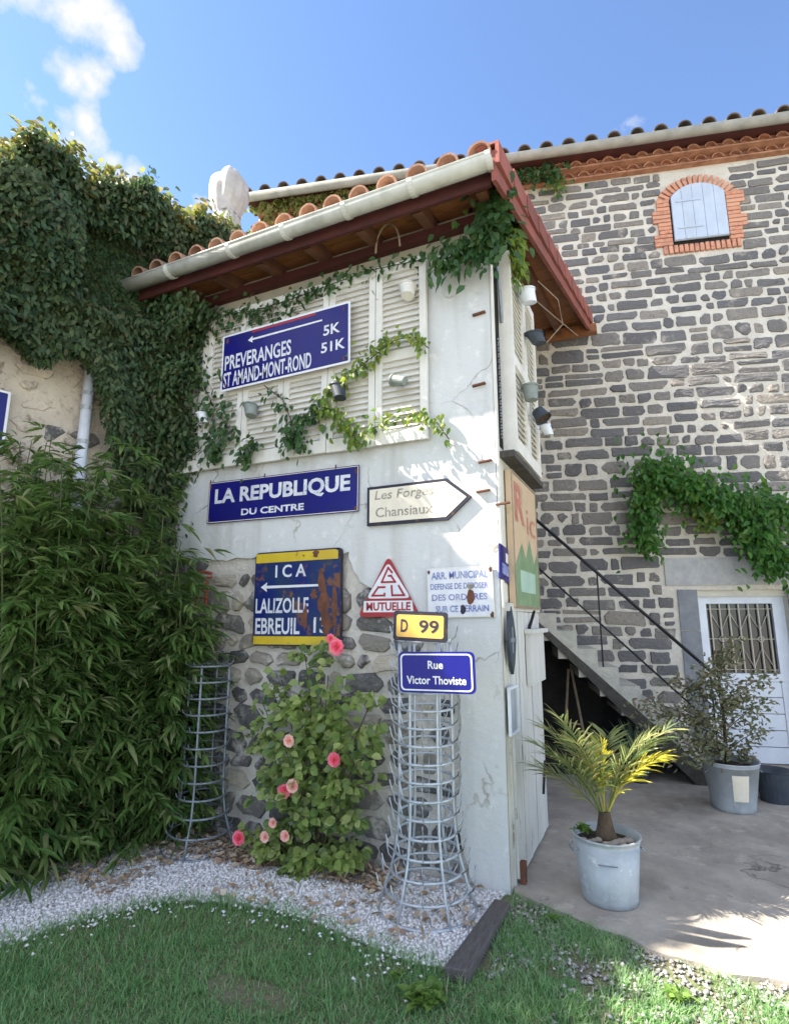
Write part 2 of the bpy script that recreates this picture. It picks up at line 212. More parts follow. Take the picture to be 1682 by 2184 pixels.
Mt['cane'] = mat('dark_green_cane', (0.05, 0.075, 0.025), (0.09, 0.10, 0.04), 9.0, 0.6)
Mt['vineL'] = leafmat('climbing_vine_leaf', [(0.040, 0.13, 0.020), (0.065, 0.18, 0.028), (0.028, 0.09, 0.018), (0.10, 0.20, 0.03)], 0.35, 0.45)
Mt['grassL'] = leafmat('grass_blade', [(0.14, 0.29, 0.10), (0.20, 0.38, 0.14), (0.10, 0.24, 0.085), (0.34, 0.45, 0.24), (0.15, 0.33, 0.12)], 0.45, 0.5, c2=(0.23, 0.36, 0.16), scale=2.6)
Mt['weedL'] = leafmat('weed_leaf', [(0.12, 0.22, 0.04), (0.18, 0.28, 0.06), (0.08, 0.16, 0.03)], 0.35, 0.5)

# ------------------------------------------------------------------ geometry helpers
ORI = {}
def thing(name, loc, label, cat, group=None):
    o = bpy.data.objects.new(name, None); o.empty_display_size = 0.1; COL.objects.link(o); o.location = loc
    o['label'] = label; o['category'] = cat
    if group: o['group'] = group
    ORI[o.name] = Vector(loc); return o
def tag(o, label, cat, group=None):
    o['label'] = label; o['category'] = cat
    if group: o['group'] = group
    return o
def struct(o): o['kind'] = 'structure'; return o
def stuff(o): o['kind'] = 'stuff'; return o
def link(o, world_origin, parent):
    COL.objects.link(o); o.parent = parent
    po = ORI[parent.name] if parent else Vector((0, 0, 0))
    o.location = Vector(world_origin) - po; ORI[o.name] = Vector(world_origin); return o
class MB:
    def __init__(s): s.v = []; s.f = []
    def add(s, vs, fs):
        b = len(s.v); s.v += [tuple(map(float, p)) for p in vs]; s.f += [tuple(i + b for i in f) for f in fs]
    def box(s, c, hx, hy, hz):      # centre and three half vectors
        c, hx, hy, hz = map(np.array, (c, hx, hy, hz))
        vs = [c + a * hx + b * hy + d * hz for a in (-1, 1) for b in (-1, 1) for d in (-1, 1)]
        s.add(vs, [(0, 1, 3, 2), (4, 6, 7, 5), (0, 4, 5, 1), (2, 3, 7, 6), (0, 2, 6, 4), (1, 5, 7, 3)])
    def abox(s, x0, x1, y0, y1, z0, z1): s.box(((x0 + x1) / 2, (y0 + y1) / 2, (z0 + z1) / 2), ((x1 - x0) / 2, 0, 0), (0, (y1 - y0) / 2, 0), (0, 0, (z1 - z0) / 2))
    def fbox(s, fr, a0, a1, b0, b1, c0, c1): s.box(fr.P((a0 + a1) / 2, (b0 + b1) / 2, (c0 + c1) / 2), fr.r * (a1 - a0) / 2, fr.u * (b1 - b0) / 2, fr.n * (c1 - c0) / 2)
    def tube(s, pts, r, n=6, closed=False, r2=None):
        pts = [np.array(p, float) for p in pts]; m = len(pts); vs = []
        up = np.array([0, 0, 1.0])
        for i, p in enumerate(pts):
            if closed: d = pts[(i + 1) % m] - pts[i - 1]
            else: d = pts[min(i + 1, m - 1)] - pts[max(i - 1, 0)]
            d = d / (np.linalg.norm(d) + 1e-9)
            a = np.cross(d, up) if abs(d[2]) < 0.95 else np.cross(d, [1, 0, 0]); a /= np.linalg.norm(a); b = np.cross(d, a)
            rr = r if r2 is None else r + (r2 - r) * i / (m - 1)
            vs += [p + rr * (a * math.cos(2 * math.pi * k / n) + b * math.sin(2 * math.pi * k / n)) for k in range(n)]
        fs = []
        for i in range(m if closed else m - 1):
            j = (i + 1) % m
            for k in range(n): fs.append((i * n + k, i * n + (k + 1) % n, j * n + (k + 1) % n, j * n + k))
        if not closed: fs += [tuple(range(n)), tuple((m - 1) * n + k for k in range(n))]
        s.add(vs, fs)
    def lathe(s, prof, o, axis=(0, 0, 1), n=28, cap=True):   # prof: (radius, height) list
        o = np.array(o, float); ax = np.array(axis, float); ax /= np.linalg.norm(ax)
        a = np.cross(ax, [0, 0, 1.0]) if abs(ax[2]) < 0.9 else np.array([1.0, 0, 0]); a /= np.linalg.norm(a); b = np.cross(ax, a)
        vs = [o + ax * h + r * (a * math.cos(2 * math.pi * k / n) + b * math.sin(2 * math.pi * k / n)) for (r, h) in prof for k in range(n)]
        fs = [(i * n + k, i * n + (k + 1) % n, (i + 1) * n + (k + 1) % n, (i + 1) * n + k) for i in range(len(prof) - 1) for k in range(n)]
        if cap: fs += [tuple(range(n)), tuple((len(prof) - 1) * n + k for k in range(n))]
        s.add(vs, fs)
    def prism(s, fr, poly, c0, c1):
        n = len(poly); vs = [fr.P(a, b, c0) for a, b in poly] + [fr.P(a, b, c1) for a, b in poly]
        s.add(vs, [tuple(range(n - 1, -1, -1)), tuple(range(n, 2 * n))] + [(k, (k + 1) % n, n + (k + 1) % n, n + k) for k in range(n)])
    def ring(s, fr, outer, inner, c0, c1):
        n = len(outer); vs = []
        for c in (c0, c1):
            vs += [fr.P(a, b, c) for a, b in outer] + [fr.P(a, b, c) for a, b in inner]
        fs = []
        for k in range(n):
            j = (k + 1) % n
            fs += [(2 * n + k, 2 * n + j, 3 * n + j, 3 * n + k), (k, j, 2 * n + j, 2 * n + k), (n + j, n + k, 3 * n + k, 3 * n + j)]
        s.add(vs, fs)
    def build(s, name, m, parent=None, smooth=False, fixn=True):
        me = bpy.data.meshes.new(name); V = np.array(s.v); o = (V.min(0) + V.max(0)) / 2 if parent is not None else np.array([(V[:, 0].min() + V[:, 0].max()) / 2, (V[:, 1].min() + V[:, 1].max()) / 2, V[:, 2].min()])
        me.from_pydata((V - o).tolist(), [], s.f)
        if fixn and len(s.v) < 60000:
            import bmesh
            bm = bmesh.new(); bm.from_mesh(me); bmesh.ops.recalc_face_normals(bm, faces=bm.faces); bm.to_mesh(me); bm.free()
        if smooth: me.shade_smooth()
        me.materials.append(m if not isinstance(m, str) else Mt[m])
        return link(bpy.data.objects.new(name, me), o, parent)
def inst(src, name, parent, origin, rot=None, scale=None):
    o = bpy.data.objects.new(name, src.data); link(o, origin, parent)
    if rot is not None: o.rotation_euler = rot
    if scale is not None: o.scale = scale
    return o
class Fr:
    def __init__(s, o, r, u=(0, 0, 1)):
        s.o = np.array(o, float); s.r = np.array(r, float); s.u = np.array(u, float); s.n = np.cross(s.r, s.u)
    def P(s, a, b, c=0.0): return s.o + s.r * a + s.u * b + s.n * c
    def uv(s, p): d = np.array(p) - s.o; return float(d @ s.r), float(d @ s.u)
    def hit(s, x, y, c=0.0):
        d = ray(x, y); o = s.o + s.n * c; t = ((o - CAM) @ s.n) / (d @ s.n); return CAM + d * t
    def m(s, x, y, c=0.0): return s.uv(s.hit(x, y, c))     # where a sight line measured on the photograph meets this wall
XS = -0.055
FA = Fr((0, 0, 0), (1, 0, 0)); FS = Fr((XS, 0, 0), (0, 1, 0))
aB = R_(14.1); FB = Fr((1.72, 3.84, 0), (math.cos(aB), math.sin(aB), 0))
aC = R_(71.2); FC = Fr((-3.02, 0, 0), (math.cos(aC), math.sin(aC), 0))
def G(x, y, z=0.0): d = ray(x, y); return CAM + d * ((z - CAM[2]) / d[2])
def pj(p):
    v = np.array(p) - CAM; w = v @ Fv
    return (PW / 2 + FPX * (v @ Rv) / w, PH / 2 - FPX * (v @ Uv) / w) if w > 0.05 else (-9999, -9999)
def mesh_np(name, V, F, m, parent=None, smooth=False, kind=None):
    # F: list of face arrays (k, 3|4)
    me = bpy.data.meshes.new(name); V = np.asarray(V, float)
    o = np.array([(V[:, 0].min() + V[:, 0].max()) / 2, (V[:, 1].min() + V[:, 1].max()) / 2, V[:, 2].min()])
    me.vertices.add(len(V)); me.vertices.foreach_set('co', (V - o).astype(np.float32).ravel())
    loops = np.concatenate([f.ravel() for f in F]); tot = np.concatenate([np.full(len(f), f.shape[1]) for f in F]); st = np.concatenate([[0], np.cumsum(tot)[:-1]])
    me.loops.add(len(loops)); me.loops.foreach_set('vertex_index', loops.astype(np.int32))
    me.polygons.add(len(tot)); me.polygons.foreach_set('loop_start', st.astype(np.int32)); me.polygons.foreach_set('loop_total', tot.astype(np.int32))
    me.update(calc_edges=True); me.validate()
    if smooth: me.shade_smooth()
    me.materials.append(Mt[m] if isinstance(m, str) else m)
    ob = link(bpy.data.objects.new(name, me), o, parent)
    if kind: ob['kind'] = kind
    return ob
def nrm(a): return a / (np.linalg.norm(a, axis=-1, keepdims=True) + 1e-9)
def leaves(name, P, D, Nn, Ln, Wd, m, parent=None, sag=0.15, kind='stuff', wide=0.38):
    P = np.asarray(P); n = len(P); D = nrm(D); S = nrm(np.cross(D, Nn)); Nn = np.cross(S, D)
    Ln = np.broadcast_to(Ln, n)[:, None]; Wd = np.broadcast_to(Wd, n)[:, None] / 2
    down = np.array([0, 0, -1.0])
    a = P; q1 = P + D * Ln * .35 + down * sag * Ln * .15; q2 = P + D * Ln * .7 + down * sag * Ln * .5; t = P + D * Ln + down * sag * Ln
    lift = Nn * Wd * .35
    V = np.stack([a, q1 + S * Wd + lift, q2 + S * Wd * wide * 2 + lift, t, q2 - S * Wd * wide * 2 + lift, q1 - S * Wd + lift, q1, q2], 1).reshape(-1, 3)
    b = np.arange(n)[:, None] * 8
    T = np.concatenate([b + np.array([[0, 6, 1]]), b + np.array([[0, 5, 6]]), b + np.array([[7, 3, 2]]), b + np.array([[7, 4, 3]])])
    Q = np.concatenate([b + np.array([[6, 7, 2, 1]]), b + np.array([[5, 4, 7, 6]])])
    return mesh_np(name, V, [T, Q], m, parent, kind=kind)
def rdir(n): return nrm(RN.normal(size=(n, 3)))
def textobj(s, fr, a, b, w, h, m, parent, c=0.0, th=0.0012, bold=0.015, name='lettering', shear=0.0):
    cu = bpy.data.curves.new('t', 'FONT'); cu.body = s; cu.extrude = 0.0; cu.offset = bold; cu.size = 1.0; cu.resolution_u = 3; cu.shear = shear
    ob = bpy.data.objects.new('t', cu); COL.objects.link(ob); bpy.context.view_layer.update()
    me = bpy.data.meshes.new_from_object(ob.evaluated_get(bpy.context.evaluated_depsgraph_get())); COL.objects.unlink(ob); bpy.data.objects.remove(ob)
    V = np.array([v.co[:] for v in me.vertices]); mn, mxx = V.min(0), V.max(0)
    x = (V[:, 0] - mn[0]) / (mxx[0] - mn[0]) * w + a - w / 2; z = (V[:, 1] - mn[1]) / (mxx[1] - mn[1]) * h + b - h / 2
    Wd = fr.o + np.outer(x, fr.r) + np.outer(z, fr.u) + fr.n * (c + th)
    fs = [tuple(p.vertices) for p in me.polygons]; bpy.data.meshes.remove(me)
    n = len(Wd); me = bpy.data.meshes.new(name); o = Wd.mean(0); me.from_pydata((Wd - o).tolist(), [], fs); me.materials.append(Mt[m])
    return link(bpy.data.objects.new(name, me), o, parent)
def rrect(w, h, r, n=5):
    p = []
    for (cx, cy, a0) in ((w / 2 - r, h / 2 - r, 0), (-w / 2 + r, h / 2 - r, 90), (-w / 2 + r, -h / 2 + r, 180), (w / 2 - r, -h / 2 + r, 270)):
        for k in range(n): t = R_(a0 + 90 * k / (n - 1)); p.append((cx + r * math.cos(t), cy + r * math.sin(t)))
    return p
def signfr(base, TL, TR, BL, c, lean=0.0):
    a, b, d = base.hit(*TL, c), base.hit(*TR, c), base.hit(*BL, c)
    r = b - a; w = np.linalg.norm(r); r = r / w; u = a - d; h = np.linalg.norm(u); u = u - r * (u @ r); u /= np.linalg.norm(u)
    ctr = a + r * w / 2 - u * h / 2
    return Fr(ctr, r, u), w, h
def stone(mb, fr, u0, u1, z0, z1, proud=0.015, jit=0.10, rng=random, rot=0.0, sub=3, chip=.25):
    # irregular broken block: four jittered corners, one sometimes knocked off, rough edges, nearly flat face
    w, h = u1 - u0, z1 - z0; m = min(w, h); cx, cz = (u0 + u1) / 2, (z0 + z1) / 2; cs = []
    for k, (a, b) in enumerate(((-1, -1), (1, -1), (1, 1), (-1, 1))):
        jx, jz = rng.uniform(-.25, 1) * jit * m * 1.3, rng.uniform(-.25, 1) * jit * m; x, y = cx + a * (w / 2 - jx), cz + b * (h / 2 - jz)
        c_ = m * (rng.uniform(.22, .45) if rng.random() < chip else rng.uniform(.07, .16)); p = (x, y)
        ex_, ey_ = (x - a * c_, y), (x, y - b * c_)
        cs += ([ex_, ey_] if k in (1, 3) else [ey_, ex_])
    n0 = len(cs); out = []
    for k in range(n0):
        (ax, az), (bx, bz) = cs[k], cs[(k + 1) % n0]; L = math.hypot(bx - ax, bz - az); q = sub if L > m * .5 else 1
        for t in range(q): f = t / q; e = (rng.uniform(-.05, .05) * m if t else 0); out.append((ax + (bx - ax) * f - (bz - az) / (L + 1e-6) * e, az + (bz - az) * f + (bx - ax) / (L + 1e-6) * e))
    c_, s_ = math.cos(rot), math.sin(rot); out = [(cx + (x - cx) * c_ - (y - cz) * s_, cz + (x - cx) * s_ + (y - cz) * c_) for x, y in out]
    n = len(out); vs = []; tx, tz = rng.uniform(-.35, .35) * proud, rng.uniform(-.35, .35) * proud
    ins = min(.011, m * .12)
    for lev in (0, 1, 2):
        for (x, y) in out:
            d = math.hypot(x - cx, y - cz) + 1e-6; k = 1 if lev == 0 else (1 - ins / d if lev == 1 else .5)
            dep = -.012 if lev == 0 else proud * rng.uniform(.75, 1.0) if lev == 1 else proud * rng.uniform(.95, 1.35)
            if lev: dep += tx * (x - cx) / w * 2 + tz * (y - cz) / h * 2
            vs.append(fr.P(cx + (x - cx) * k, cz + (y - cz) * k, dep))
    vs.append(fr.P(cx, cz, proud * rng.uniform(.9, 1.3)))
    fs = [(i * n + k, i * n + (k + 1) % n, (i + 1) * n + (k + 1) % n, (i + 1) * n + k) for i in range(2) for k in range(n)] + [(2 * n + k, 2 * n + (k + 1) % n, 3 * n) for k in range(n)]
    mb.add(vs, fs)

# ================================================================== GROUND
g = MB(); g.abox(-30, 30, -30, 30, -0.3, 0.0); struct(g.build('ground', 'ground'))
FG = Fr((0, 0, 0), (1, 0, 0), (0, 1, 0))    # a = x, b = y, c = up
g = MB(); g.add([(-6, -30, .004), (30, -30, .004), (30, -1.6, .004), (1.9, -1.6, .004), (1.3, -4.6, .004), (-6, -5.2, .004)], [(0, 1, 2, 3, 4, 5)]); struct(g.build('bounce_gravel', 'bounce_ground'))  # unseen pale ground added to bounce sunlight onto the shaded walls
# white gravel bed between lawn and wall
lawn_edge_px = [(-160, 2075), (0, 2018), (100, 1990), (200, 1958), (300, 1935), (400, 1922), (500, 1930), (600, 1946), (700, 1980), (790, 2020), (870, 2052), (960, 2070)]
lawn_edge = [tuple(G(*p)[:2]) for p in lawn_edge_px]
def ex(y): # x of lawn edge not needed analytically
    return None
gp = [(-4.2, -2.6)] + lawn_edge + [(-0.16, -0.70), (-0.09, -0.02), (-0.06, 0.03), (-3.02, 0.03), (-3.6, -0.4)]
m_ = MB(); m_.prism(FG, gp, 0.001, 0.006); struct(m_.build('gravel_bed', 'gravel_base'))
# concrete yard
yard = [tuple(G(*p)[:2]) for p in [(1098, 1912), (1150, 1935), (1215, 1962), (1270, 1990), (1335, 2008), (1400, 2042), (1480, 2062), (1560, 2090), (1640, 2098)]] + [(3.0, -0.35), (9, -0.2), (9, 8), (-6, 8), (-6, 1.0), (XS, 1.0), (XS, 0.06)]
m_ = MB(); m_.prism(FG, yard, 0.0, 0.022); struct(m_.build('concrete_yard', 'concrete'))
def inpoly(P, poly):
    x, y = P[:, 0], P[:, 1]; c = np.zeros(len(P), bool); n = len(poly)
    for i in range(n):
        x1, y1 = poly[i]; x2, y2 = poly[(i + 1) % n]
        c ^= ((y1 > y) != (y2 > y)) & (x < (x2 - x1) * (y - y1) / ((y2 - y1) + 1e-12) + x1)
    return c
def stones_scatter(name, P, smin, smax, m, z=0.004, flat=0.6):
    n = len(P); s = RN.uniform(smin, smax, n) ; base = np.array([[1, 0, 0], [0, 1, 0], [-1, 0, 0], [0, -1, 0], [0, 0, 1], [0, 0, -1.0]])
    V = base[None] * s[:, None, None] * RN.uniform(0.7, 1.3, (n, 6, 1)); V[:, :, 2] *= flat
    V += RN.normal(size=(n, 6, 3)) * s[:, None, None] * 0.22
    a = RN.uniform(0, 6.28, n); c, s_ = np.cos(a)[:, None], np.sin(a)[:, None]
    x = V[:, :, 0] * c - V[:, :, 1] * s_; y = V[:, :, 0] * s_ + V[:, :, 1] * c; V[:, :, 0] = x; V[:, :, 1] = y
    V[:, :, 0] += P[:, 0:1]; V[:, :, 1] += P[:, 1:2]; V[:, :, 2] += (z + s * flat * .5)[:, None]
    b = np.arange(n)[:, None] * 6
    T = np.concatenate([b + np.array([[i, (i + 1) % 4, 4]]) for i in range(4)] + [b + np.array([[(i + 1) % 4, i, 5]]) for i in range(4)])
    return mesh_np(name, V.reshape(-1, 3), [T], m, kind='stuff')
P = np.column_stack([RN.uniform(-4, 0.0, 60000), RN.uniform(-2.5, 0.0, 60000)]); P = P[inpoly(P, gp)]
stones_scatter('white_gravel', P[:42000], 0.005, 0.013, 'gravel', flat=.8)
# leaf litter near the planting
def band(n, x0, x1, y0, y1): return np.column_stack([RN.uniform(x0, x1, n), RN.uniform(y0, y1, n)])
LP = np.concatenate([band(650, -2.9, -1.5, -0.38, -0.05), band(850, -1.9, -0.7, -0.32, -0.03), band(60, -0.9, -0.1, -0.5, -0.03), band(420, -3.2, -2.1, -1.0, -0.4), band(90, -1.6, -0.3, -0.75, -0.3)])
LP = LP[inpoly(LP, gp)]; n = len(LP)
D = RN.normal(size=(n, 3)); D[:, 2] *= 0.25; NN = np.tile([0, 0, 1.0], (n, 1)) + RN.normal(size=(n, 3)) * .4
leaves('leaf_litter', np.column_stack([LP, RN.uniform(0.018, 0.035, n)]), D, NN, RN.uniform(0.03, 0.075, n), RN.uniform(0.015, 0.04, n), 'litter', sag=0.05)
# lawn
def blades(name, P, h0, h1, m, w=0.0035, zz=0.0):
    n = len(P); h = RN.uniform(h0, h1, n); a = RN.uniform(0, 6.28, n); le = RN.uniform(0.3, 1.7, n) * h
    dx, dy = np.cos(a), np.sin(a); sx, sy = -dy * w / 2, dx * w / 2
    bx, by = P[:, 0], P[:, 1]; z = P[:, 2] if P.shape[1] > 2 else np.full(n, zz)
    V = np.stack([np.stack([bx - sx, by - sy, z], 1), np.stack([bx + sx, by + sy, z], 1),
                  np.stack([bx + sx * .8 + dx * le * .35, by + sy * .8 + dy * le * .35, z + h * .6], 1), np.stack([bx - sx * .8 + dx * le * .35, by - sy * .8 + dy * le * .35, z + h * .6], 1),
                  np.stack([bx + dx * le, by + dy * le, z + h], 1)], 1).reshape(-1, 3)
    b = np.arange(n)[:, None] * 5
    return mesh_np(name, V, [b + np.array([[0, 1, 2, 3]]), b + np.array([[3, 2, 4]])], m, kind='stuff')
lawn_poly = [(-5, -2.6), (-4.2, -2.6)] + lawn_edge + [(-0.02, -0.80), (0.25, -0.62), (0.75, -0.75), (1.1, -0.75), (2.5, -1.0), (2.5, -3.4), (-5, -3.4)]
P = np.column_stack([RN.uniform(-4.5, 2.3, 330000), RN.uniform(-3.0, -0.3, 330000)])
nzv = np.sin(P[:, 0] * 5.1 + 1.3 * np.sin(P[:, 1] * 4.3)) + np.sin(P[:, 1] * 7.7 + 2 * np.sin(P[:, 0] * 3.1)) + 0.6 * np.sin(P[:, 0] * 17 + P[:, 1] * 13)
Pw = P + np.column_stack([.03 * np.sin(P[:, 1] * 31) + RN.normal(size=len(P)) * .02, .035 * np.sin(P[:, 0] * 19 + 2 * np.sin(P[:, 0] * 7)) + .02 * np.sin(P[:, 0] * 47) + RN.normal(size=len(P)) * .022])
keep = inpoly(Pw, lawn_poly) & (RN.uniform(size=len(P)) < 0.72 + 0.13 * nzv)
d_bald = (P[:, 0] + 0.85) ** 2 / 0.05 + (P[:, 1] + 1.32) ** 2 / 0.01; keep &= (d_bald > 1) | (RN.uniform(size=len(P)) < .25)
P = P[keep]
near = ((P - CAM[:2]) ** 2).sum(1)
blades('lawn_grass', P[:210000], 0.008, 0.028, 'grassL', 0.005)
cl = np.sin(P[:, 0] * 4.3 + 2.2 * np.sin(P[:, 1] * 3.7)) * np.sin(P[:, 1] * 6.1 + P[:, 0] * 2.0) + .5 * np.sin(P[:, 0] * 15 + 3 * np.sin(P[:, 1] * 9)); Pc = P[(cl > .35) & (RN.uniform(size=len(P)) < .28)]
blades('lawn_clumps', Pc, 0.025, 0.062, 'grassL', 0.0045)
Ps = P[RN.uniform(size=len(P)) < .015]; blades('dry_straw', Ps, 0.015, 0.05, 'litter', 0.003)
# rough edge right of the sleeper: tufts, grey gravel
edge_poly = [(-0.06, -0.05), (0.02, -0.80), (0.25, -0.62), (0.75, -0.75), (2.5, -1.0), (3.0, -0.35)] + [tuple(p) for p in yard[8::-1]]
P = np.column_stack([RN.uniform(-0.1, 3, 30000), RN.uniform(-1.0, 0.1, 30000)]); ine = inpoly(P, edge_poly); P = P[ine]
den = np.sin(P[:, 0] * 9 + 1) * np.sin(P[:, 1] * 11 + P[:, 0] * 4) - (P[:, 0] - 0.25) * 0.9
Pg = np.repeat(P[(RN.uniform(size=len(P)) < 0.62 + 0.6 * den)], 2, axis=0); Pg = Pg + RN.normal(size=Pg.shape) * .006
blades('edge_grass', Pg, 0.012, 0.05, 'grassL', 0.004)
stones_scatter('grey_gravel', np.concatenate([P[:3600], band(900, 0.3, 1.6, -1.3, -0.7)]), 0.004, 0.014, 'grey_gravel')
t = thing('white_pebble', G(1130 + 0, 2160) * 1.0, 'small white pebble lying in the thin grass at the lower right', 'pebble') if False else None
le_ = np.array(lawn_edge); k_ = RN.integers(0, len(le_) - 1, 420); f_ = RN.uniform(0, 1, (420, 1)); E_ = le_[k_] * (1 - f_) + le_[k_ + 1] * f_ + RN.normal(size=(420, 2)) * [.09, .09]
stones_scatter('stray_gravel', E_, 0.006, 0.013, 'gravel', z=.012)
Dp = band(420, -3.2, -.1, -1.4, -.05); Dp = Dp[inpoly(Dp, gp)]; nD = len(Dp); stones_scatter('dirt_crumbs', Dp, 0.003, 0.010, 'pebble', z=.012)
k_ = RN.integers(0, len(le_) - 1, 1500); f_ = RN.uniform(0, 1, (1500, 1)); blades('edge_tufts', le_[k_] * (1 - f_) + le_[k_ + 1] * f_ + RN.normal(size=(1500, 2)) * .045, .015, .06, 'grassL', .004)
# weeds
def rosette(name, c, n, L, W, m, parent, up=0.5, spread=1.0):
    a = RN.uniform(0, 6.28, n); D = np.stack([np.cos(a) * spread, np.sin(a) * spread, RN.uniform(0.1, up, n)], 1)
    P = np.tile(np.array(c, float), (n, 1)) + RN.normal(size=(n, 3)) * [L * .3, L * .3, 0.006]; P[:, 2] = np.abs(P[:, 2] - c[2]) + c[2]
    NN = np.tile([0, 0, 1.0], (n, 1)) + RN.normal(size=(n, 3)) * .25
    return leaves(name, P, D, NN, RN.uniform(.6, 1.1, n) * L, RN.uniform(.7, 1.1, n) * W, m, parent, sag=.2)
for i, (px, py, n, L, W, lab) in enumerate([(905, 2140, 90, .075, .05, 'broad-leaved weed in the lawn at the bottom edge of the picture'), (1180, 1970, 30, .03, .015, 'small weed tuft at the corner of the concrete yard'), (1440, 2140, 40, .05, .03, 'leafy weed growing in the gravel at the lower right'), (845, 2095, 50, .035, .012, 'bright green grass-like weed where lawn meets white gravel')]):
    p = G(px, py); o = rosette('weed', (p[0], p[1], 0.02), n, L, W, 'weedL', None, up=.9); o['kind'] = ''; del o['kind']; tag(o, lab, 'weed')
# timber sleeper
p0, p1, p2, p3 = G(1054, 1916, .055), G(1088, 1924, .055), G(946, 2062, .055), G(1000, 2070, .055)
m_ = MB(); vs = []
for z in (0.0, 0.055):
    for p in (p0, p1, p3, p2): vs.append((p[0], p[1], z))
m_.add(vs, [(0, 1, 2, 3), (4, 7, 6, 5), (0, 4, 5, 1), (1, 5, 6, 2), (2, 6, 7, 3), (3, 7, 4, 0)])
o = m_.build('timber_sleeper', 'sleeper'); tag(o, 'dark weathered timber sleeper edging the white gravel', 'sleeper')
bv = o.modifiers.new('b', 'BEVEL'); bv.width = 0.006; bv.segments = 2

# ================================================================== SHED
shed = thing('village_shed', (-1.5, 0.6, 0), 'small tile-roofed shed with white plaster front hung with old enamel signs', 'shed')
XL = -3.05
m_ = MB(); m_.abox(XL, XS - 0.004, 0.03, 1.15, 0, 4.45); m_.build('wall', 'mortar_grey', shed)
# rear part of the upper floor
# plaster coat with its ragged lower edge
pe = [(320, 1192), (400, 1190), (470, 1196), (520, 1190), (560, 1184), (640, 1182), (700, 1186), (742, 1178), (752, 1215), (770, 1240), (800, 1262), (850, 1275), (880, 1300), (900, 1345), (935, 1372), (958, 1420), (975, 1470), (985, 1530), (978, 1600), (982, 1650), (974, 1700), (978, 1760), (992, 1820), (1002, 1862), (1010, 1900)]
poly = [FA.m(*p) for p in pe]; poly2 = []
for i in range(len(poly) - 1):
    (a, b), (c, d) = poly[i], poly[i + 1]
    for k in range(3): t = k / 3; poly2.append((a + (c - a) * t + random.uniform(-.012, .012), b + (d - b) * t + random.uniform(-.012, .012)))
poly2 = [(XL, 4.2)] + [(XL, poly[0][1])] + poly2 + [(poly[-1][0], 0.0), (XS, 0.0), (XS, 4.2)]
m_ = MB(); m_.prism(FA, poly2[::1], -0.031, 0.0); m_.build('plaster_coat', 'plaster', shed)
m_ = MB(); m_.abox(XL, XS, 0.004, 0.031, 4.2, 4.46); m_.build('upper_render', 'render_dull', shed)
m_ = MB(); m_.abox(XL, -0.50, -0.004, 0.010, 4.19, 4.45); m_.build('lintel_render', 'render_dull', shed)
# rubble stones on the lower front
def inside(poly, x, y):
    return bool(inpoly(np.array([[x, y]]), poly)[0])
rr = random.Random(3); z = 0.02; cnt = 0
while z < 1.95:
    h = rr.uniform(.09, .20); u = -3.0 + rr.uniform(0, .1)
    while u < -0.2:
        w = rr.uniform(.10, .34)
        cu, cz = u + w / 2, z + h / 2
        if not (inside(poly2, cu, cz) or inside(poly2, u + w * .9, cz) or inside(poly2, u + .02, cz + h * .3)) and cu < -.3:
            sb = MB(); stone(sb, Fr(FA.o + FA.n * -0.022, FA.r), u + .005, u + w - .004, z + .004 + rr.uniform(0, .012), z + h - .003, proud=rr.uniform(.012, .03), jit=.15, rng=rr, rot=rr.uniform(-.16, .16), chip=.8)
            sb.build('stone', 'rubble', shed, smooth=False); cnt += 1
        u += w
    z += h
# side wall plaster, top and bottom zones (window opening left dark between)
def S_(x, y, c=0): return FS.m(x, y, c)
m_ = MB()
m_.fbox(FS, 0.0, 1.15, 1.62, 2.70, -0.004, 0.0); m_.fbox(FS, 0.0, .10, 2.70, 4.46, -0.004, 0.001); m_.fbox(FS, 0.0, .09, 0, 1.62, -0.004, 0.001); m_.fbox(FS, 1.05, 1.15, 2.7, 4.46, -0.004, 0.0)
m_.build('side_plaster', 'plaster_side', shed)
m_ = MB(); m_.fbox(FS, .10, 1.05, 2.70, 4.46, -0.003, 0.002); m_.build('side_window', 'void', shed)
m_ = MB(); m_.fbox(FS, 0.0, 0.05, 1.62, 4.3, 0.001, 0.012); m_.build('corner_board', 'shutter', shed)
# side door of weathered boards
dz1 = 1.60
for k in range(5):
    a0 = .10 + k * .19; m_ = MB(); m_.fbox(FS, a0 + .003, a0 + .187, 0.05, dz1 - 0.002 * k, 0.0, 0.028 + .004 * (k % 2)); m_.build('door_board', 'peel', shed)
m_ = MB(); m_.fbox(FS, .08, 1.08, dz1, dz1 + .05, 0.0, 0.035); m_.fbox(FS, .075, .10, 0, dz1, 0.001, 0.012); m_.build('door_frame', 'peel', shed)
m_ = MB(); m_.fbox(FS, .5, 1.0, 1.10, 1.45, 0.034, 0.07); m_.fbox(FS, .48, 1.03, 1.45, 1.48, 0.034, 0.10); m_.build('door_hatch', 'peel', shed)
m_ = MB(); m_.box(FS.P(.72, 1.545, .04), FS.r * .10 + FS.u * .06, FS.u * .008, FS.n * .01); m_.box(FS.P(.92, .42, .04), FS.r * .06 + FS.u * .10, FS.r * .006, FS.n * .008); m_.build('door_latch', 'black', shed)
m_ = MB(); m_.fbox(FS, .105, .15, .02, .14, .03, .06); m_.build('door_foot', 'rust', shed)
# brackets on the white wall
for (px, py) in [(1022, 671), (1022, 822), (1035, 985), (1015, 560), (1031, 1048), (1073, 1075)]:
    a, b = FA.m(px, py); m_ = MB(); m_.box(FA.P(a, b, .014), FA.r * .045 + FA.u * .004, FA.u * .005, FA.n * .014); m_.build('wall_hook', 'rust', shed)
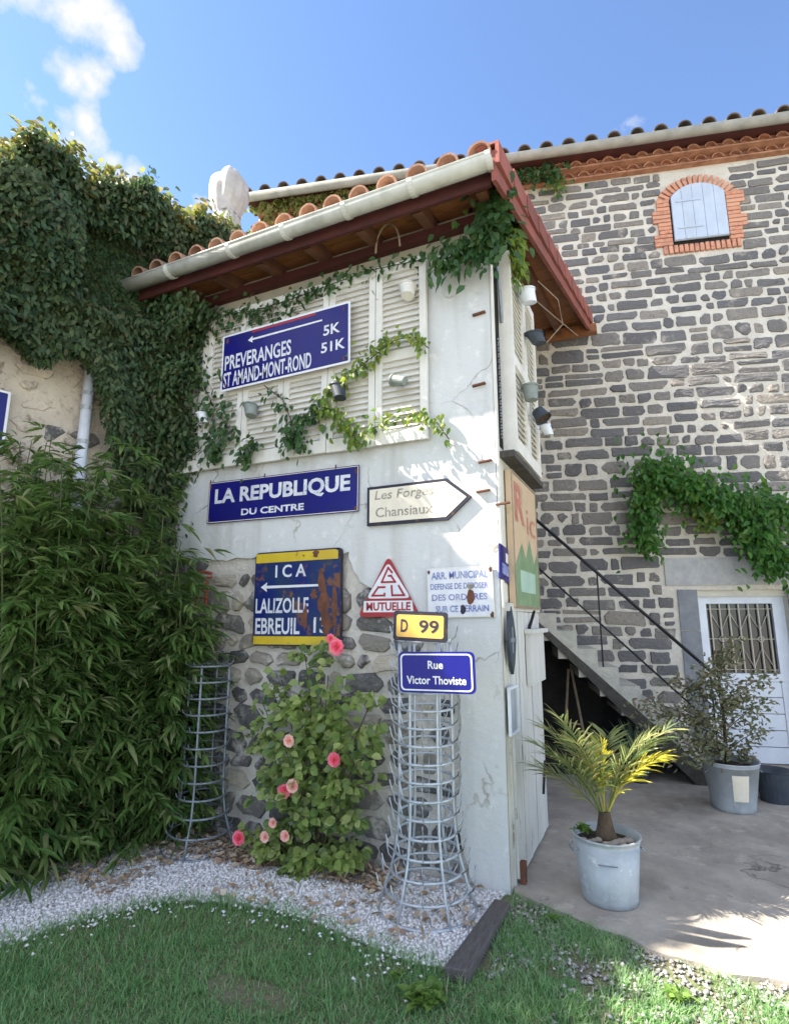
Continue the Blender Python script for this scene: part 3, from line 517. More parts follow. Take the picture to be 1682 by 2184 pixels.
# small vent slot under the eave
a, b = FA.m(1003, 440, .0); m_ = MB(); m_.fbox(FA, a - .012, a + .012, b - .05, b + .05, -.003, .006); m_.build('vent_slot', 'void', shed)

# roof: plane from the front eave up to the stone house
EY, EZ = -0.40, 4.46; BY, BZ = 3.42, 5.26
def rz(y): return EZ + (y - EY) * (BZ - EZ) / (BY - EY)
def xr(y): return 0.10 + (y - EY) * (0.33 - 0.10) / (BY - EY)      # right edge, slightly skew
sl = math.atan2(BZ - EZ, BY - EY)
XW = -3.42
for k in range(13):       # soffit boards run across, seen under the right overhang
    y0 = EY + 0.03 + k * .295; y1 = y0 + .285
    if y1 > BY: y1 = BY
    m_ = MB(); vs = []
    for (dz) in (-.045, -.025):
        for (x, y) in ((XW + .05, y0), (xr(y0) - .02, y0), (xr(y1) - .02, y1), (XW + .05, y1)): vs.append((x, y, rz(y) + dz))
    m_.add(vs, [(0, 3, 2, 1), (4, 5, 6, 7), (0, 1, 5, 4), (1, 2, 6, 5), (2, 3, 7, 6), (3, 0, 4, 7)]); m_.build('soffit_board', 'wood_orange', shed)
for k in range(8):        # rafters
    x = -3.2 + k * .455
    m_ = MB(); ym = (EY + .06 + BY) / 2; m_.box((x, ym, rz(ym) - .10), (.035, 0, 0), (0, (BY - EY - .1) / 2, (BY - EY - .1) / 2 * math.tan(sl)), (0, 0, .053)); m_.build('rafter', 'rafter_wood', shed)
m_ = MB(); m_.box((-1.66, EY + .025, EZ - .10), (1.735, 0, 0), (0, .012, 0), (0, 0, .062)); m_.build('fascia_board', 'wood_red', shed)
m_ = MB(); m_.abox(-3.3, XS + .06, -.07, -.002, 4.31, 4.385); m_.build('wall_plate', 'wood_red', shed)
m_ = MB(); m_.box((0.12, BY - .12, rz(BY - .12) - .16), (.30, 0.02, 0), (0, .05, 0), (0, 0, .055)); m_.build('roof_beam', 'wood_orange', shed)
m_ = MB()      # tile bed: one sheet with barrel channels
bedv = []; nx = 140
for j in (0, 1):
    y = (EY - .03) if j == 0 else BY
    for i in range(nx + 1):
        x = XW + (xr(y) - XW) * i / nx; bedv.append((x, y, rz(y) - .012 + .012 * math.cos((x - XW) / .215 * 2 * math.pi)))
m_.add(bedv, [(i, i + 1, nx + 2 + i, nx + 1 + i) for i in range(nx)]); m_.build('tile_bed', 'tile', shed)
# one cover tile, copied
m_ = MB(); TL = .44
vs = []
for j, (y, rad) in enumerate(((0, .078), (TL, .064))):
    for rr_ in (rad, rad - .014):
        for i in range(9): t = math.pi * i / 8; vs.append((math.cos(t) * rr_, y, math.sin(t) * rr_ * .92))
n9 = 9; fs = []
for i in range(8): fs += [(i, i + 1, 18 + i + 1, 18 + i), (9 + i + 1, 9 + i, 27 + i, 27 + i + 1), (i + 1, i, 9 + i, 9 + i + 1), (18 + i, 18 + i + 1, 27 + i + 1, 27 + i)]
fs += [(0, 18, 27, 9), (8, 17, 35, 26)]
m_.add(vs, fs); t0 = m_.build('roof_tile', 'tile', shed, smooth=False); tile_me = t0.data
tile_me.transform(Matrix.Translation((0, TL / 2, t0.data.vertices[0].co.z * 0 + .036)))
first = True; rows = 16; rt = random.Random(5)
for i in range(rows):
    x0 = 0.03 - i * .2165
    for j in range(10):
        y = EY - .085 + j * .385
        if y > BY - .2: continue
        loc = (x0 + (xr(y) - .10) * (1 - i / rows) + rt.uniform(-.006, .006), y, rz(y) + .028 + rt.uniform(-.004, .004))
        rot = (sl + .028, rt.uniform(-.04, .04), rt.uniform(-.02, .02))
        if first: t0.location = Vector(loc) - ORI[shed.name]; t0.rotation_euler = rot; first = False
        else: inst(t0, 'roof_tile', shed, loc, rot)
# verge
ny = 11
m_ = MB()
for a, b in ((0, 1),):
    vs = []
    for y in (EY - .06, BY):
        for (dx, dz) in ((0, -.19), (.03, -.19), (.03, .03), (0, .03)): vs.append((xr(y) + dx, y, rz(y) + dz))
    m_.add(vs, [(0, 1, 5, 4), (1, 2, 6, 5), (2, 3, 7, 6), (3, 0, 4, 7), (0, 3, 2, 1), (4, 5, 6, 7)])
m_.build('verge_board', 'tile_verge', shed)
for k in range(ny):
    y0 = EY - .07 + k * .352; y1 = min(y0 + .40, BY)
    vs = []; e = .012
    for (y, g_) in ((y0, 0), (y1, -.010)):
        for (dx, dz) in ((-.09, .085), (.045 + e, .085), (.045 + e, -.075), (.033, -.075), (.033, .070), (-.09, .070)): vs.append((xr(y) + dx + g_, y, rz(y) + dz + (g_ * 1.5)))
    m_ = MB(); m_.add(vs, [(i, (i + 1) % 6, 6 + (i + 1) % 6, 6 + i) for i in range(6)] + [(5, 4, 1, 0), (4, 3, 2, 1), (6, 7, 10, 11), (7, 8, 9, 10)]); m_.build('verge_tile', 'tile_verge', shed)
# gutter: half-round with brackets
gy, gz, gr = EY - .075, EZ - .055, .066
vs = []; GN = 10
for x in (XW - .01, 0.11):
    for r_ in (gr, gr - .004):
        for i in range(GN + 1): t = math.pi + math.pi * i / GN; vs.append((x, gy + math.cos(t) * r_, gz + math.sin(t) * r_))
k1 = GN + 1; fs = []
for i in range(GN): fs += [(i, i + 1, 2 * k1 + i + 1, 2 * k1 + i), (k1 + i + 1, k1 + i, 3 * k1 + i, 3 * k1 + i + 1), (i, k1 + i, k1 + i + 1, i + 1)]
m_ = MB(); m_.add(vs, fs)
m_.tube([(XW - .01, gy - gr, gz), (0.11, gy - gr, gz)], .008, 6)
m_.add([(0.11, gy, gz)] + [(0.11, gy + math.cos(math.pi + math.pi * i / GN) * gr, gz + math.sin(math.pi + math.pi * i / GN) * gr) for i in range(GN + 1)], [(0, i + 1, i + 2) for i in range(GN)])
gut = m_.build('gutter', 'pvc', shed, smooth=True)
for px, py in [(1045, 352), (880, 405), (740, 460), (610, 510), (495, 545), (365, 585), (262, 618)]:
    x = FA.m(px, py, -gy)[0]; m_ = MB(); vs = []
    for dx in (-.018, .018):
        for r_ in (gr + .007, gr + .001):
            for i in range(GN + 1): t = math.pi * .97 + math.pi * 1.06 * i / GN; vs.append((x + dx, gy + math.cos(t) * r_, gz + math.sin(t) * r_))
    m_.add(vs, [f for i in range(GN) for f in ((i, i + 1, k1 + i + 1, k1 + i), (i, 2 * k1 + i, 2 * k1 + i + 1, i + 1), (2 * k1 + i, 3 * k1 + i, 3 * k1 + i + 1, 2 * k1 + i + 1), (k1 + i, k1 + i + 1, 3 * k1 + i + 1, 3 * k1 + i))])
    m_.build('bracket', 'pvc', gut, smooth=False)

# shutters: six louvred leaves
def shutter(parent, fr, a0, a1, b0, b1, c0, th=.032, slats=True, mid=None, pitch=.047):
    st = .052; rl = .10
    fm = MB()
    for (x0, x1) in ((a0, a0 + st), (a1 - st, a1)): fm.fbox(fr, x0, x1, b0, b1, c0, c0 + th)
    rails = [(b0, b0 + rl), (b1 - rl * .8, b1)] + ([(mid - .04, mid + .04)] if mid else [])
    for (z0, z1) in rails: fm.fbox(fr, a0 + st, a1 - st, z0, z1, c0 + .002, c0 + th - .002)
    sh = fm.build('louvred_shutter', 'shutter', parent)
    bk = MB(); bk.fbox(fr, a0 + st, a1 - st, b0 + rl, b1 - rl * .8, c0 - .004, c0); bk.build('backing', 'shutter', sh)
    zs = []; z = b0 + rl + pitch / 2
    while z < b1 - rl * .8 - .01:
        if not mid or abs(z - mid) > .058: zs.append(z)
        z += pitch
    s0 = None
    for z in zs:
        c = fr.P((a0 + a1) / 2, z, c0 + th * .45)
        if s0 is None:
            q = MB(); q.box(c, fr.r * (a1 - a0 - 2 * st) / 2, fr.u * .5 * .036 * .8 + fr.n * -.010, fr.n * .003 + fr.u * .0015); s0 = q.build('slat', 'shutter', sh)
        else: inst(s0, 'slat', sh, c)
    return sh
for k in range(6):
    a0 = -2.97 + k * .41 + .003; a1 = a0 + .404
    sh = shutter(shed, FA, a0, a1, 2.775 + [0, .004, -.004, .002, -.003, 0][k], 4.19, .028, mid=3.44)
    for zh in (3.0, 3.95):
        q = MB(); q.fbox(FA, a0 + .004, a0 + .03, zh - .03, zh + .03, .061, .067); q.build('hinge', 'shutter', sh)
# side shutters: leaning panel pair standing off the wall
FT = Fr(FS.P(0.0, 0, 0.055), FS.r)
sh = shutter(shed, FT, .22, .68, 2.70, 4.20, .0, th=.04, mid=3.4); sh = shutter(shed, FT, .685, 1.13, 2.70, 4.20, .0, th=.04, mid=3.4)
q = MB(); q.fbox(FT, .195, .225, 2.68, 4.22, -.05, .045); q.build('shutter_jamb', 'shutter', shed)
q = MB(); q.fbox(FS, .10, 1.15, 2.62, 2.665, 0, .10); q.build('window_sill', 'stair_edge', shed)
q = MB(); q.tube([FS.P(.12, 4.1, .03), FS.P(.19, 3.65, .03)], .012, 6); q.build('shutter_stay', 'wire_dull', shed)
q = MB()
for k in range(34): q.tube([FS.P(.125 + .008 * (k % 2), 3.5 - k * .022, .012), FS.P(.125 + .008 * (k % 2), 3.488 - k * .022, .012)], .007, 5)
q.build('chain', 'wire_dull', shed)

# ================================================================== SIGNS
def letters(fr, w, h, items, m, parent, c):
    for (s, x, y, tw, thh, *rest) in items: textobj(s, fr, x * w / 2, y * h / 2, tw * w, thh * h, rest[0] if rest else m, parent, c, bold=(rest[1] if len(rest) > 1 else .02))
def arrow_left(fr, a0, a1, b, hh, m, parent, c):
    q = MB(); q.prism(fr, [(a0, b), (a0 + hh * 1.6, b - hh), (a0 + hh * 1.45, b - hh * .28), (a1, b - hh * .22), (a1, b + hh * .22), (a0 + hh * 1.45, b + hh * .28), (a0 + hh * 1.6, b + hh)], c, c + .0012); q.build('arrow', m, parent)
def plate(name, fr, poly, m, parent, th=.004, c=0): q = MB(); q.prism(fr, poly, c - th, c); return q.build(name, m, parent)
def bolts(fr, w, h, parent, fx=.46, fy=.42, c=.002):   # rusty fixing bolts in the four corners
    rb2_ = random.Random(int(w * 1000))
    for sx in (-1, 1):
        for sy in (-1, 1):
            a, b = sx * w * fx, sy * h * fy; r_ = rb2_.uniform(.008, .014)
            bo = MB(); bo.lathe([(.0065, 0), (.0065, .004), (.003, .006), (.0005, .006)], fr.P(a, b, c), fr.n, 8, cap=False); bo = bo.build('bolt', 'rust', parent)
            plate('rust_ring', fr, [(a + r_ * math.cos(t) * rb2_.uniform(.7, 1.3), b - .004 + r_ * math.sin(t) * rb2_.uniform(.7, 1.6) - (.008 if math.sin(t) < -.6 else 0)) for t in np.linspace(0, 2 * math.pi, 11, endpoint=False)], 'rust', bo, .0003, c + .0009)
# direction sign, upper left
fr, w, h = signfr(FA, (476, 718), (747, 641), (463, 838), .12)
T = thing('direction_sign', fr.P(0, -h / 2), 'blue enamel direction sign reading PREVERANGES hung over the white shutters', 'road sign')
plate('plate', fr, rrect(w, h, .012), 'sign_white', T)
plate('blue_field', fr, rrect(w - .035, h - .035, .008), 'blue', T, .001, .0015)
arrow_left(fr, -w * .28, w * .30, h * .30, .030, 'sign_white', T, .002)
letters(fr, w, h, [('PREVERANGES', -.40, -.02, .54, .26), ('5K', .74, .22, .12, .17), ('ST AMAND-MONT-ROND', -.25, -.62, .70, .26), ('51K', .76, -.34, .17, .17)], 'letter_worn', T, .002)
q = MB(); q.fbox(fr, -w * .25, w * .25, h * .42, h * .455, .002, .003); q.build('red_band', 'red', T)
for sx in (-1, 1):
    q = MB(); q.fbox(fr, sx * w * .35 - .01, sx * w * .35 + .01, -h * .3, h * .3, -.05, -.004); q.build('mounting_bar', 'rust', T)
bolts(fr, w, h, T, .455, .40, .003)
# newspaper sign
fr, w, h = signfr(FA, (447, 1030), (766, 991), (445, 1117), .02)
T = thing('newspaper_sign', fr.P(0, -h / 2), 'long blue enamel sign reading LA REPUBLIQUE DU CENTRE under the shutters', 'sign')
plate('plate', fr, rrect(w, h, .006), 'blue', T)
q = MB(); q.ring(fr, rrect(w - .012, h - .012, .006), rrect(w - .022, h - .022, .004), 0, .0012); q.build('border', 'sign_cream', T)
letters(fr, w, h, [('LA REPUBLIQUE', 0, .22, .90, .42, 'letter_worn', .035), ('DU CENTRE', -.08, -.58, .42, .155, 'letter_worn', .03)], 'sign_white', T, .001)
for sx in (-.49, -.10, .36):
    q = MB(); q.tube([fr.P(sx * w, h / 2 - .01, .004), fr.P(sx * w + .004, h / 2 + .02, .004)], .005, 6); q.build('fixing', 'rust', T)
bolts(fr, w, h, T, .485, .40, .001)
# arrow sign
TLc, BLc, tip = (783, 1040), (787, 1122), (1004, 1060)
a0, b1 = FA.m(783, 1040, .03); _, b0 = FA.m(785, 1122, .03); a2, bt = FA.m(1005, 1061, .03); a1, _ = FA.m(952, 1021, .03)
cx, cz = (a0 + a2) / 2, (b0 + b1) / 2 + .005
fr = Fr(FA.P(cx, cz, .03), FA.r)
ol = [(a0 - cx, b0 - cz), (a1 - cx, b0 - cz + .0), (a2 - cx, 0), (a1 - cx, b1 - cz + .005), (a0 - cx, b1 - cz)]
T = thing('arrow_sign', fr.P(0, b0 - cz), 'cream pointed direction sign with black border reading Les Forges Chansiaux', 'road sign')
plate('border_plate', fr, ol, 'edge_dark', T, .022)
il = [(ol[0][0] + .020, ol[0][1] + .022), (ol[1][0] - .010, ol[1][1] + .022), (ol[2][0] - .034, 0), (ol[3][0] - .010, ol[3][1] - .020), (ol[4][0] + .020, ol[4][1] - .020)]
plate('face', fr, il, 'sign_cream', T, .001, .0015)
W2 = a2 - a0
textobj('Les Forges', fr, -W2 * .13, .060, W2 * .58, .085, 'ink_grey', T, .0015, bold=.012, shear=.15)
textobj('Chansiaux', fr, -W2 * .13, -.055, W2 * .56, .070, 'ink_grey', T, .0015, bold=.012)
# yellow and navy sign
fr, w, h = signfr(FA, (546, 1180), (729, 1167), (541, 1377), .035)
T = thing('departmental_sign', fr.P(0, -h / 2), 'rusty navy enamel sign with yellow bands reading I.C A, LALIZOLLE and EBREUIL 13', 'road sign')
plate('plate', fr, rrect(w, h, .03), 'edge_dark', T, .02)
plate('yellow_band', fr, [(-w * .49, h * .385), (w * .46, h * .385), (w * .46, h * .47), (w * .43, h * .485), (-w * .49, h * .485)], 'yellow', T, .001, .0012)
plate('yellow_band', fr, [(-w * .49, -h * .485), (w * .45, -h * .485), (w * .45, -h * .40), (-w * .49, -h * .40)], 'yellow', T, .001, .0012)
plate('navy_field', fr, [(-w * .49, -h * .395), (w * .485, -h * .395), (w * .485, h * .38), (-w * .49, h * .38)], 'blue_worn', T, .001, .0012)
arrow_left(fr, -w * .42, w * .30, h * .12, .036, 'sign_white', T, .0014)
rq_ = random.Random(77)
for (x, y, rx, ry) in ((.56, .30, .05, .16), (.62, -.1, .06, .22), (.70, -.55, .07, .16), (.42, .90, .045, .05), (.22, -.45, .03, .14), (.40, .05, .05, .06), (.86, -.2, .035, .3)):
    plate('rust_patch', fr, [(x * w / 2 + rx * w * math.cos(t) * rq_.uniform(.45, 1.15), y * h / 2 + ry * h * math.sin(t) * rq_.uniform(.5, 1.15)) for t in np.linspace(0, 2 * math.pi, 16, endpoint=False)], 'rust', T, .0004, .0028 + rq_.uniform(0, .0004))
letters(fr, w, h, [('I C A', -.14, .57, .36, .135), ('LALIZOLLE', -.33, -.16, .62, .16), ('EBREUIL', -.42, -.59, .52, .17), ('13', .55, -.57, .14, .16)], 'letter_worn', T, .0014)
# triangle sign
A1, A2, A3 = FA.m(822, 1190, .03), FA.m(766, 1316, .03), FA.m(892, 1305, .03)
cx, cz = (A2[0] + A3[0]) / 2, (A1[1] + min(A2[1], A3[1])) / 2; H2 = (A1[1] - min(A2[1], A3[1])) / 2; W2 = (A3[0] - A2[0]) / 2
fr = Fr(FA.P(cx, cz, .03), FA.r)
T = thing('triangle_sign', fr.P(0, -H2), 'small red and white triangular enamel sign with the letters G C U', 'sign')
def tri(w, top, bot, r, n=5):   # rounded triangle
    P3 = [np.array([w, bot]), np.array([0, top]), np.array([-w, bot])]; out = []
    for i in range(3):
        p, a, b = P3[i], P3[i - 1], P3[(i + 1) % 3]; da = (a - p) / np.linalg.norm(a - p); db = (b - p) / np.linalg.norm(b - p)
        for k in range(n): t = k / (n - 1); q1 = p + da * r; q2 = p + db * r; out.append(tuple((1 - t) ** 2 * q1 + 2 * t * (1 - t) * p + t * t * q2))
    return out
plate('plate', fr, tri(W2 * 1.06, H2 * 1.08, -H2, .05), 'red', T, .012)
plate('white_field', fr, tri(W2 * .76, H2 * .86, -H2 * .38, .04), 'sign_white', T, .001, .0014)
q = MB()
def stroke(q, pts, wd, fr, c):
    for (a, b), (a2_, b2_) in zip(pts[:-1], pts[1:]):
        d = np.array([a2_ - a, b2_ - b]); L = np.linalg.norm(d); d /= L; pn = np.array([-d[1], d[0]]) * wd / 2; e = d * wd / 2
        c1 = np.array([a, b]) - e; c2 = np.array([a2_, b2_]) + e
        q.prism(fr, [tuple(c1 + pn), tuple(c1 - pn), tuple(c2 - pn), tuple(c2 + pn)], c, c + .001 + random.uniform(0, .0004))
s_ = W2
stroke(q, [(.13 * s_, H2 * .50), (0, H2 * .66), (-.22 * s_, H2 * .17), (.24 * s_, H2 * .17), (.10 * s_, H2 * .38), (.02 * s_, H2 * .38)], .014, fr, .0016)
stroke(q, [(-.12 * s_, H2 * .0), (-.34 * s_, H2 * .0), (-.54 * s_, -H2 * .28), (-.12 * s_, -H2 * .28), (-.12 * s_, -H2 * .22)], .014, fr, .0016)
stroke(q, [(.12 * s_, H2 * .03), (.14 * s_, -H2 * .28), (.54 * s_, -H2 * .28), (.36 * s_, H2 * .03)], .014, fr, .0016)
q.build('lettering', 'red', T)
plate('white_band', fr, [(-W2 * .84, -H2 * .46), (W2 * .80, -H2 * .46), (W2 * .84, -H2 * .84), (-W2 * .86, -H2 * .84)], 'sign_white', T, .001, .0012)
textobj('MUTUELLE', fr, 0, -H2 * .65, W2 * 1.5, H2 * .28, 'red', T, .0014, bold=.03)
# municipal notice
fr, w, h = signfr(FA, (910, 1213), (1049, 1205), (912, 1318), .02)
T = thing('municipal_notice', fr.P(0, -h / 2), 'white enamel notice with blue lettering and rust spots beside the corner', 'sign')
plate('plate', fr, rrect(w, h, .006), 'sign_white', T, .01)
q = MB(); q.ring(fr, rrect(w - .006, h - .006, .006), rrect(w - .014, h - .014, .004), 0, .001); q.build('border', 'sign_cream', T)
letters(fr, w, h, [('ARR. MUNICIPAL', 0, .68, .86, .15), ('DEFENSE DE DEPOSER', -.02, .24, .88, .12), ('DES ORDURES', -.02, -.20, .84, .13), ('SUR CE TERRAIN', .05, -.66, .80, .13)], 'ink_blue', T, .001)
for (x, y, r1, r2, mm) in ((.30, -.22, .026, .052, 'rust'), (.30, .20, .024, .018, 'ink_grey'), (.08, -.70, .02, .03, 'ink_dark')):
    plate('rust_patch', fr, [(x * w / 2 * 1.1 + r1 * math.cos(t) * random.uniform(.8, 1.1), y * h / 2 + r2 * math.sin(t) * random.uniform(.8, 1.1)) for t in np.linspace(0, 2 * math.pi, 14, endpoint=False)], mm, T, .0008, .0026)
bolts(fr, w, h, T, .47, .44, .001)
# plaque and street sign hung on the bottle rack
CR = .565
fr, w, h = signfr(FA, (842, 1304), (951, 1308), (842, 1363), CR)
T = thing('road_number_plaque', fr.P(0, -h / 2), 'yellow road plaque reading D 99 in a black frame above the street sign', 'road sign')
plate('frame', fr, rrect(w * 1.04, h * 1.06, .016), 'edge_dark', T, .014)
plate('face', fr, rrect(w * .92, h * .80, .014), 'plaque_yellow', T, .001, .0014)
letters(fr, w, h, [('D', -.60, 0, .14, .46), ('99', .36, 0, .38, .46)], 'ink_dark', T, .0014)
fr, w, h = signfr(FA, (849, 1390), (1010, 1390), (849, 1476), CR + .01)
T = thing('street_name_sign', fr.P(0, -h / 2), 'rounded blue street sign reading Rue Victor Thoviste on the wire rack', 'street sign')
plate('plate', fr, rrect(w, h, .028), 'blue_clean', T, .012)
q = MB(); q.ring(fr, rrect(w * .945, h * .90, .024), rrect(w * .905, h * .83, .020), 0, .0012); q.build('border', 'sign_white', T)
letters(fr, w, h, [('Rue', 0, .36, .20, .20, 'sign_white', .018), ('Victor Thoviste', 0, -.38, .78, .20, 'sign_white', .018)], 'sign_white', T, .001)
# side wall signs
fr, w, h = signfr(FS, (1066, 1158), (1092, 1181), (1070, 1234), .012)
T = thing('small_blue_sign', fr.P(0, -h / 2), 'small blue sign on the shed corner facing the yard', 'sign')
plate('plate', fr, rrect(w, h, .006), 'blue', T, .01)
textobj('1', fr, 0, h * .2, w * .2, h * .28, 'sign_white', T, .001); q = MB(); q.fbox(fr, -w * .38, w * .38, -h * .32, -h * .02, .001, .002); q.build('white_patch', 'ink_blue', T)
aP0, aP1 = FS.m(1092, 1100, .05)[0], FS.m(1142, 1100, .05)[0]; bP0, bP1 = 1.62, 2.56
fr = Fr(FS.P((aP0 + aP1) / 2, (bP0 + bP1) / 2, .05), FS.r); w, h = aP1 - aP0, bP1 - bP0
T = thing('advertising_poster', fr.P(0, -h / 2), 'tall faded enamel poster with red letters above green leaves on the side wall', 'poster')
plate('board', fr, rrect(w, h, .01), 'poster_peach', T, .04)
q = MB(); q.ring(fr, rrect(w, h, .01), rrect(w - .035, h - .035, .006), 0, .004); q.build('frame', 'lt_wood', T)
plate('green_field', fr, [(-w * .47, -h * .48), (w * .47, -h * .48), (w * .47, -h * .02), (w * .3, -h * .14), (w * .12, h * .04), (-w * .05, -h * .12), (-w * .2, -h * .02), (-w * .47, -h * .2)], 'poster_leaf', T, .001, .0015)
plate('mint_patch', fr, rrect(w * .6, h * .16, .01), 'poster_mint', T, .001, .003)
T.children[-1].location.z -= h * .3
textobj('R', fr, -w * .22, h * .28, w * .38, h * .30, 'poster_red', T, .0015, bold=.03); textobj('ic', fr, w * .22, h * .18, w * .36, h * .20, 'poster_red', T, .0015, bold=.0)
fr = Fr(FS.P(.10, 1.42, .04), FS.r)
T = thing('diamond_plaque', fr.P(0, -.2), 'dark pointed oval plaque hanging by the side door', 'plaque')
plate('plate', fr, [(0, .21), (.06, .12), (.10, .0), (.06, -.12), (0, -.21), (-.06, -.12), (-.10, 0), (-.06, .12)], 'pot_dark', T, .02)
q = MB(); q.fbox(fr, -.05, .05, -.012, .012, .0, .004); q.fbox(fr, -.012, .012, -.08, .08, .0, .003); q.build('emblem', 'wire_dull', T)
fr = Fr(FS.P(.10, 1.00, .03), FS.r)
T = thing('small_picture_frame', fr.P(0, -.13), 'small white framed board low on the side wall corner', 'frame')
plate('board', fr, rrect(.20, .26, .004), 'zinc', T, .012); q = MB(); q.ring(fr, rrect(.22, .28, .004), rrect(.19, .25, .004), -.01, .008); q.build('frame', 'pot_white', T)

# ================================================================== HANGING POTS
def pot(fr, px, py, c, r, L, m, tilt, lab, cat='pot', handle=True):
    # tilt: direction of the pot's axis (mouth to base) in the wall frame
    r *= 1.22; L *= 1.15; p = fr.hit(px, py, c); ax = fr.r * tilt[0] + fr.u * tilt[1] + fr.n * tilt[2]; ax /= np.linalg.norm(ax)
    T = thing('hanging_pot', p, lab, cat, 'small pots hung on the shed shutters')
    q = MB(); q.lathe([(r * .90, -L / 2 + .012), (r * .96, -L / 2 + .012), (r * 1.06, -L / 2 + .012), (r * 1.06, -L / 2), (r * .96, -L / 2), (r * .74, L / 2), (r * .66, L / 2)], p, ax, 20, cap=False)
    q.lathe([(r * .74, L / 2 - .002), (.0005, L / 2 - .002)], p, ax, 20, cap=False); q.build('body', m, T, smooth=False)
    q = MB(); q.lathe([(r * .90, -L / 2 + .012), (.0005, -L / 2 + .020)], p, ax, 20, cap=False); q.build('soil', 'soil', T)
    q = MB(); q.tube([p, p - fr.n * c * .96 + fr.u * .02], .004, 5); q.build('hook', 'wire', T)
pot(FA, 432, 891, .14, .036, .085, 'pot_white', (.35, -.9, -.1), 'small white pot tipped over left of the lower shutters')
pot(FA, 535, 876, .13, .050, .095, 'pot_grey', (.25, -.9, .2), 'grey-green pot hung below the left end of the blue direction sign')
pot(FA, 722, 836, .15, .050, .105, 'pot_dark', (.35, -.9, .2), 'dark grey pot hung below the right end of the blue direction sign')
pot(FA, 850, 812, .13, .036, .10, 'pot_grey', (.95, -.35, .2), 'grey pot lying sideways on the rightmost front shutter')
pot(FA, 869, 622, .10, .052, .09, 'shutter', (.15, -.9, .3), 'cream pot near the top of the rightmost front shutter')
pot(FT, 1124, 632, .11, .060, .10, 'pot_white', (.15, -.85, .2), 'topmost white pot on the side shutters')
pot(FT, 1143, 721, .13, .058, .09, 'pot_dark', (.1, -.9, .4), 'upper dark pot on the side shutters beneath the roof overhang')
pot(FT, 1131, 838, .10, .052, .10, 'pot_grey', (.0, -1, .05), 'grey-green pot standing upright on the side shutters')
pot(FT, 1152, 885, .13, .052, .08, 'pot_dark', (.1, .85, -.5), 'lower dark pot whose black mouth faces down on the side shutters')
pot(FT, 1165, 916, .13, .040, .08, 'pot_white', (.2, -.8, .3), 'lowest white pot on the side shutters')
# string loop above the shutters
q = MB(); c0 = FA.m(812, 560, .05); pts = [FA.P(c0[0] + .10 - .10 * math.cos(t), c0[1] + .02 + .22 * math.sin(t), .14) for t in np.linspace(0, math.pi, 10)]
q.tube(pts, .008, 6); o = q.build('twig_hoop', 'lt_wood'); tag(o, 'pale bent twig hoop above the rightmost front shutter', 'hoop')
q = MB(); q.tube([FS.P(.8, 4.3, .2), FS.P(.9, 4.15, .34), FS.P(.95, 3.95, .36), FS.P(.93, 3.8, .22)], .005, 5); q.tube([FS.P(.8, 4.2, .12), FS.P(1.0, 4.05, .3), FS.P(1.5, 4.1, .42)], .004, 5)
o = q.build('bare_vine_stem', 'lt_wood'); tag(o, 'thin bare vine stems curling beneath the roof overhang', 'stem')
# red metal ornament
fr = Fr(FA.P(*FA.m(430, 1262, .06), .06), FA.r); T = thing('red_metal_ornament', fr.P(0, -.18), 'rusty red metal ladder-shaped ornament by the bamboo', 'ornament')
q = MB(); q.tube([fr.P(-.09, .14), fr.P(0, .16), fr.P(.09, .14)], .014, 6); q.tube([fr.P(-.10, .11), fr.P(.10, .11)], .010, 6); q.build('top_bar', 'rust_red', T)
for x in (-.05, .05): q = MB(); q.tube([fr.P(x, .11), fr.P(x, -.17)], .011, 6); q.build('post', 'rust_red', T)
for z in (0.02, -.05, -.12): q = MB(); q.tube([fr.P(-.07, z), fr.P(.07, z)], .009, 6); q.build('rung', 'rust_red', T)

# ================================================================== BOTTLE RACKS
def rack(c, r, H, Rb, nup, rings, m, lab, sp=0.085, rot=0.3, spikes=True):
    T = thing('bottle_drying_rack', (c[0], c[1], 0.0), lab, 'bottle rack', 'galvanised bottle drying racks')
    def rad(z):
        if z > H * .38: return r
        t = 1 - z / (H * .38); return r + (Rb - r) * t ** 2.2
    for k in range(nup):
        a = rot + 2 * math.pi * k / nup; pts = [(c[0] + rad(z) * math.cos(a), c[1] + rad(z) * math.sin(a), z + .012) for z in np.linspace(0, H, 12)]
        q = MB(); q.tube(pts, .0085, 6); q.build('upright', m, T, smooth=True)
    zs = np.linspace(.012, H, rings); seg = 26
    for i, z in enumerate(zs):
        rr_ = rad(z) + .004; q = MB(); q.tube([(c[0] + rr_ * math.cos(2 * math.pi * k / seg), c[1] + rr_ * math.sin(2 * math.pi * k / seg), z) for k in range(seg)], .0075 if i else .010, 6, closed=True)
        ro = q.build('ring', m, T, smooth=True)
        if spikes and i > 0:
            q = MB(); ns = 10
            for k in range(ns):
                a = rot + .3 + 2 * math.pi * k / ns; d = np.array([math.cos(a), math.sin(a), 0]); p = np.array([c[0], c[1], z]) + d * rr_
                q.tube([p, p + d * sp * .45 + np.array([0, 0, sp * .35]), p + d * sp * .62 + np.array([0, 0, sp * 1.05])], .0035, 5)
            stuff(q.build('prong', m, ro, smooth=True))
    # wide base hoop
    return T
rack((-.44, -.33), .152, 1.42, .27, 6, 16, 'wire', 'pale galvanised bottle rack carrying the street sign at the shed corner', sp=.085)
rack((-2.16, -.24), .145, 1.22, .25, 4, 12, 'wire_dull', 'dull grey bottle rack between bamboo and rose bush', sp=.035, rot=-1.2)

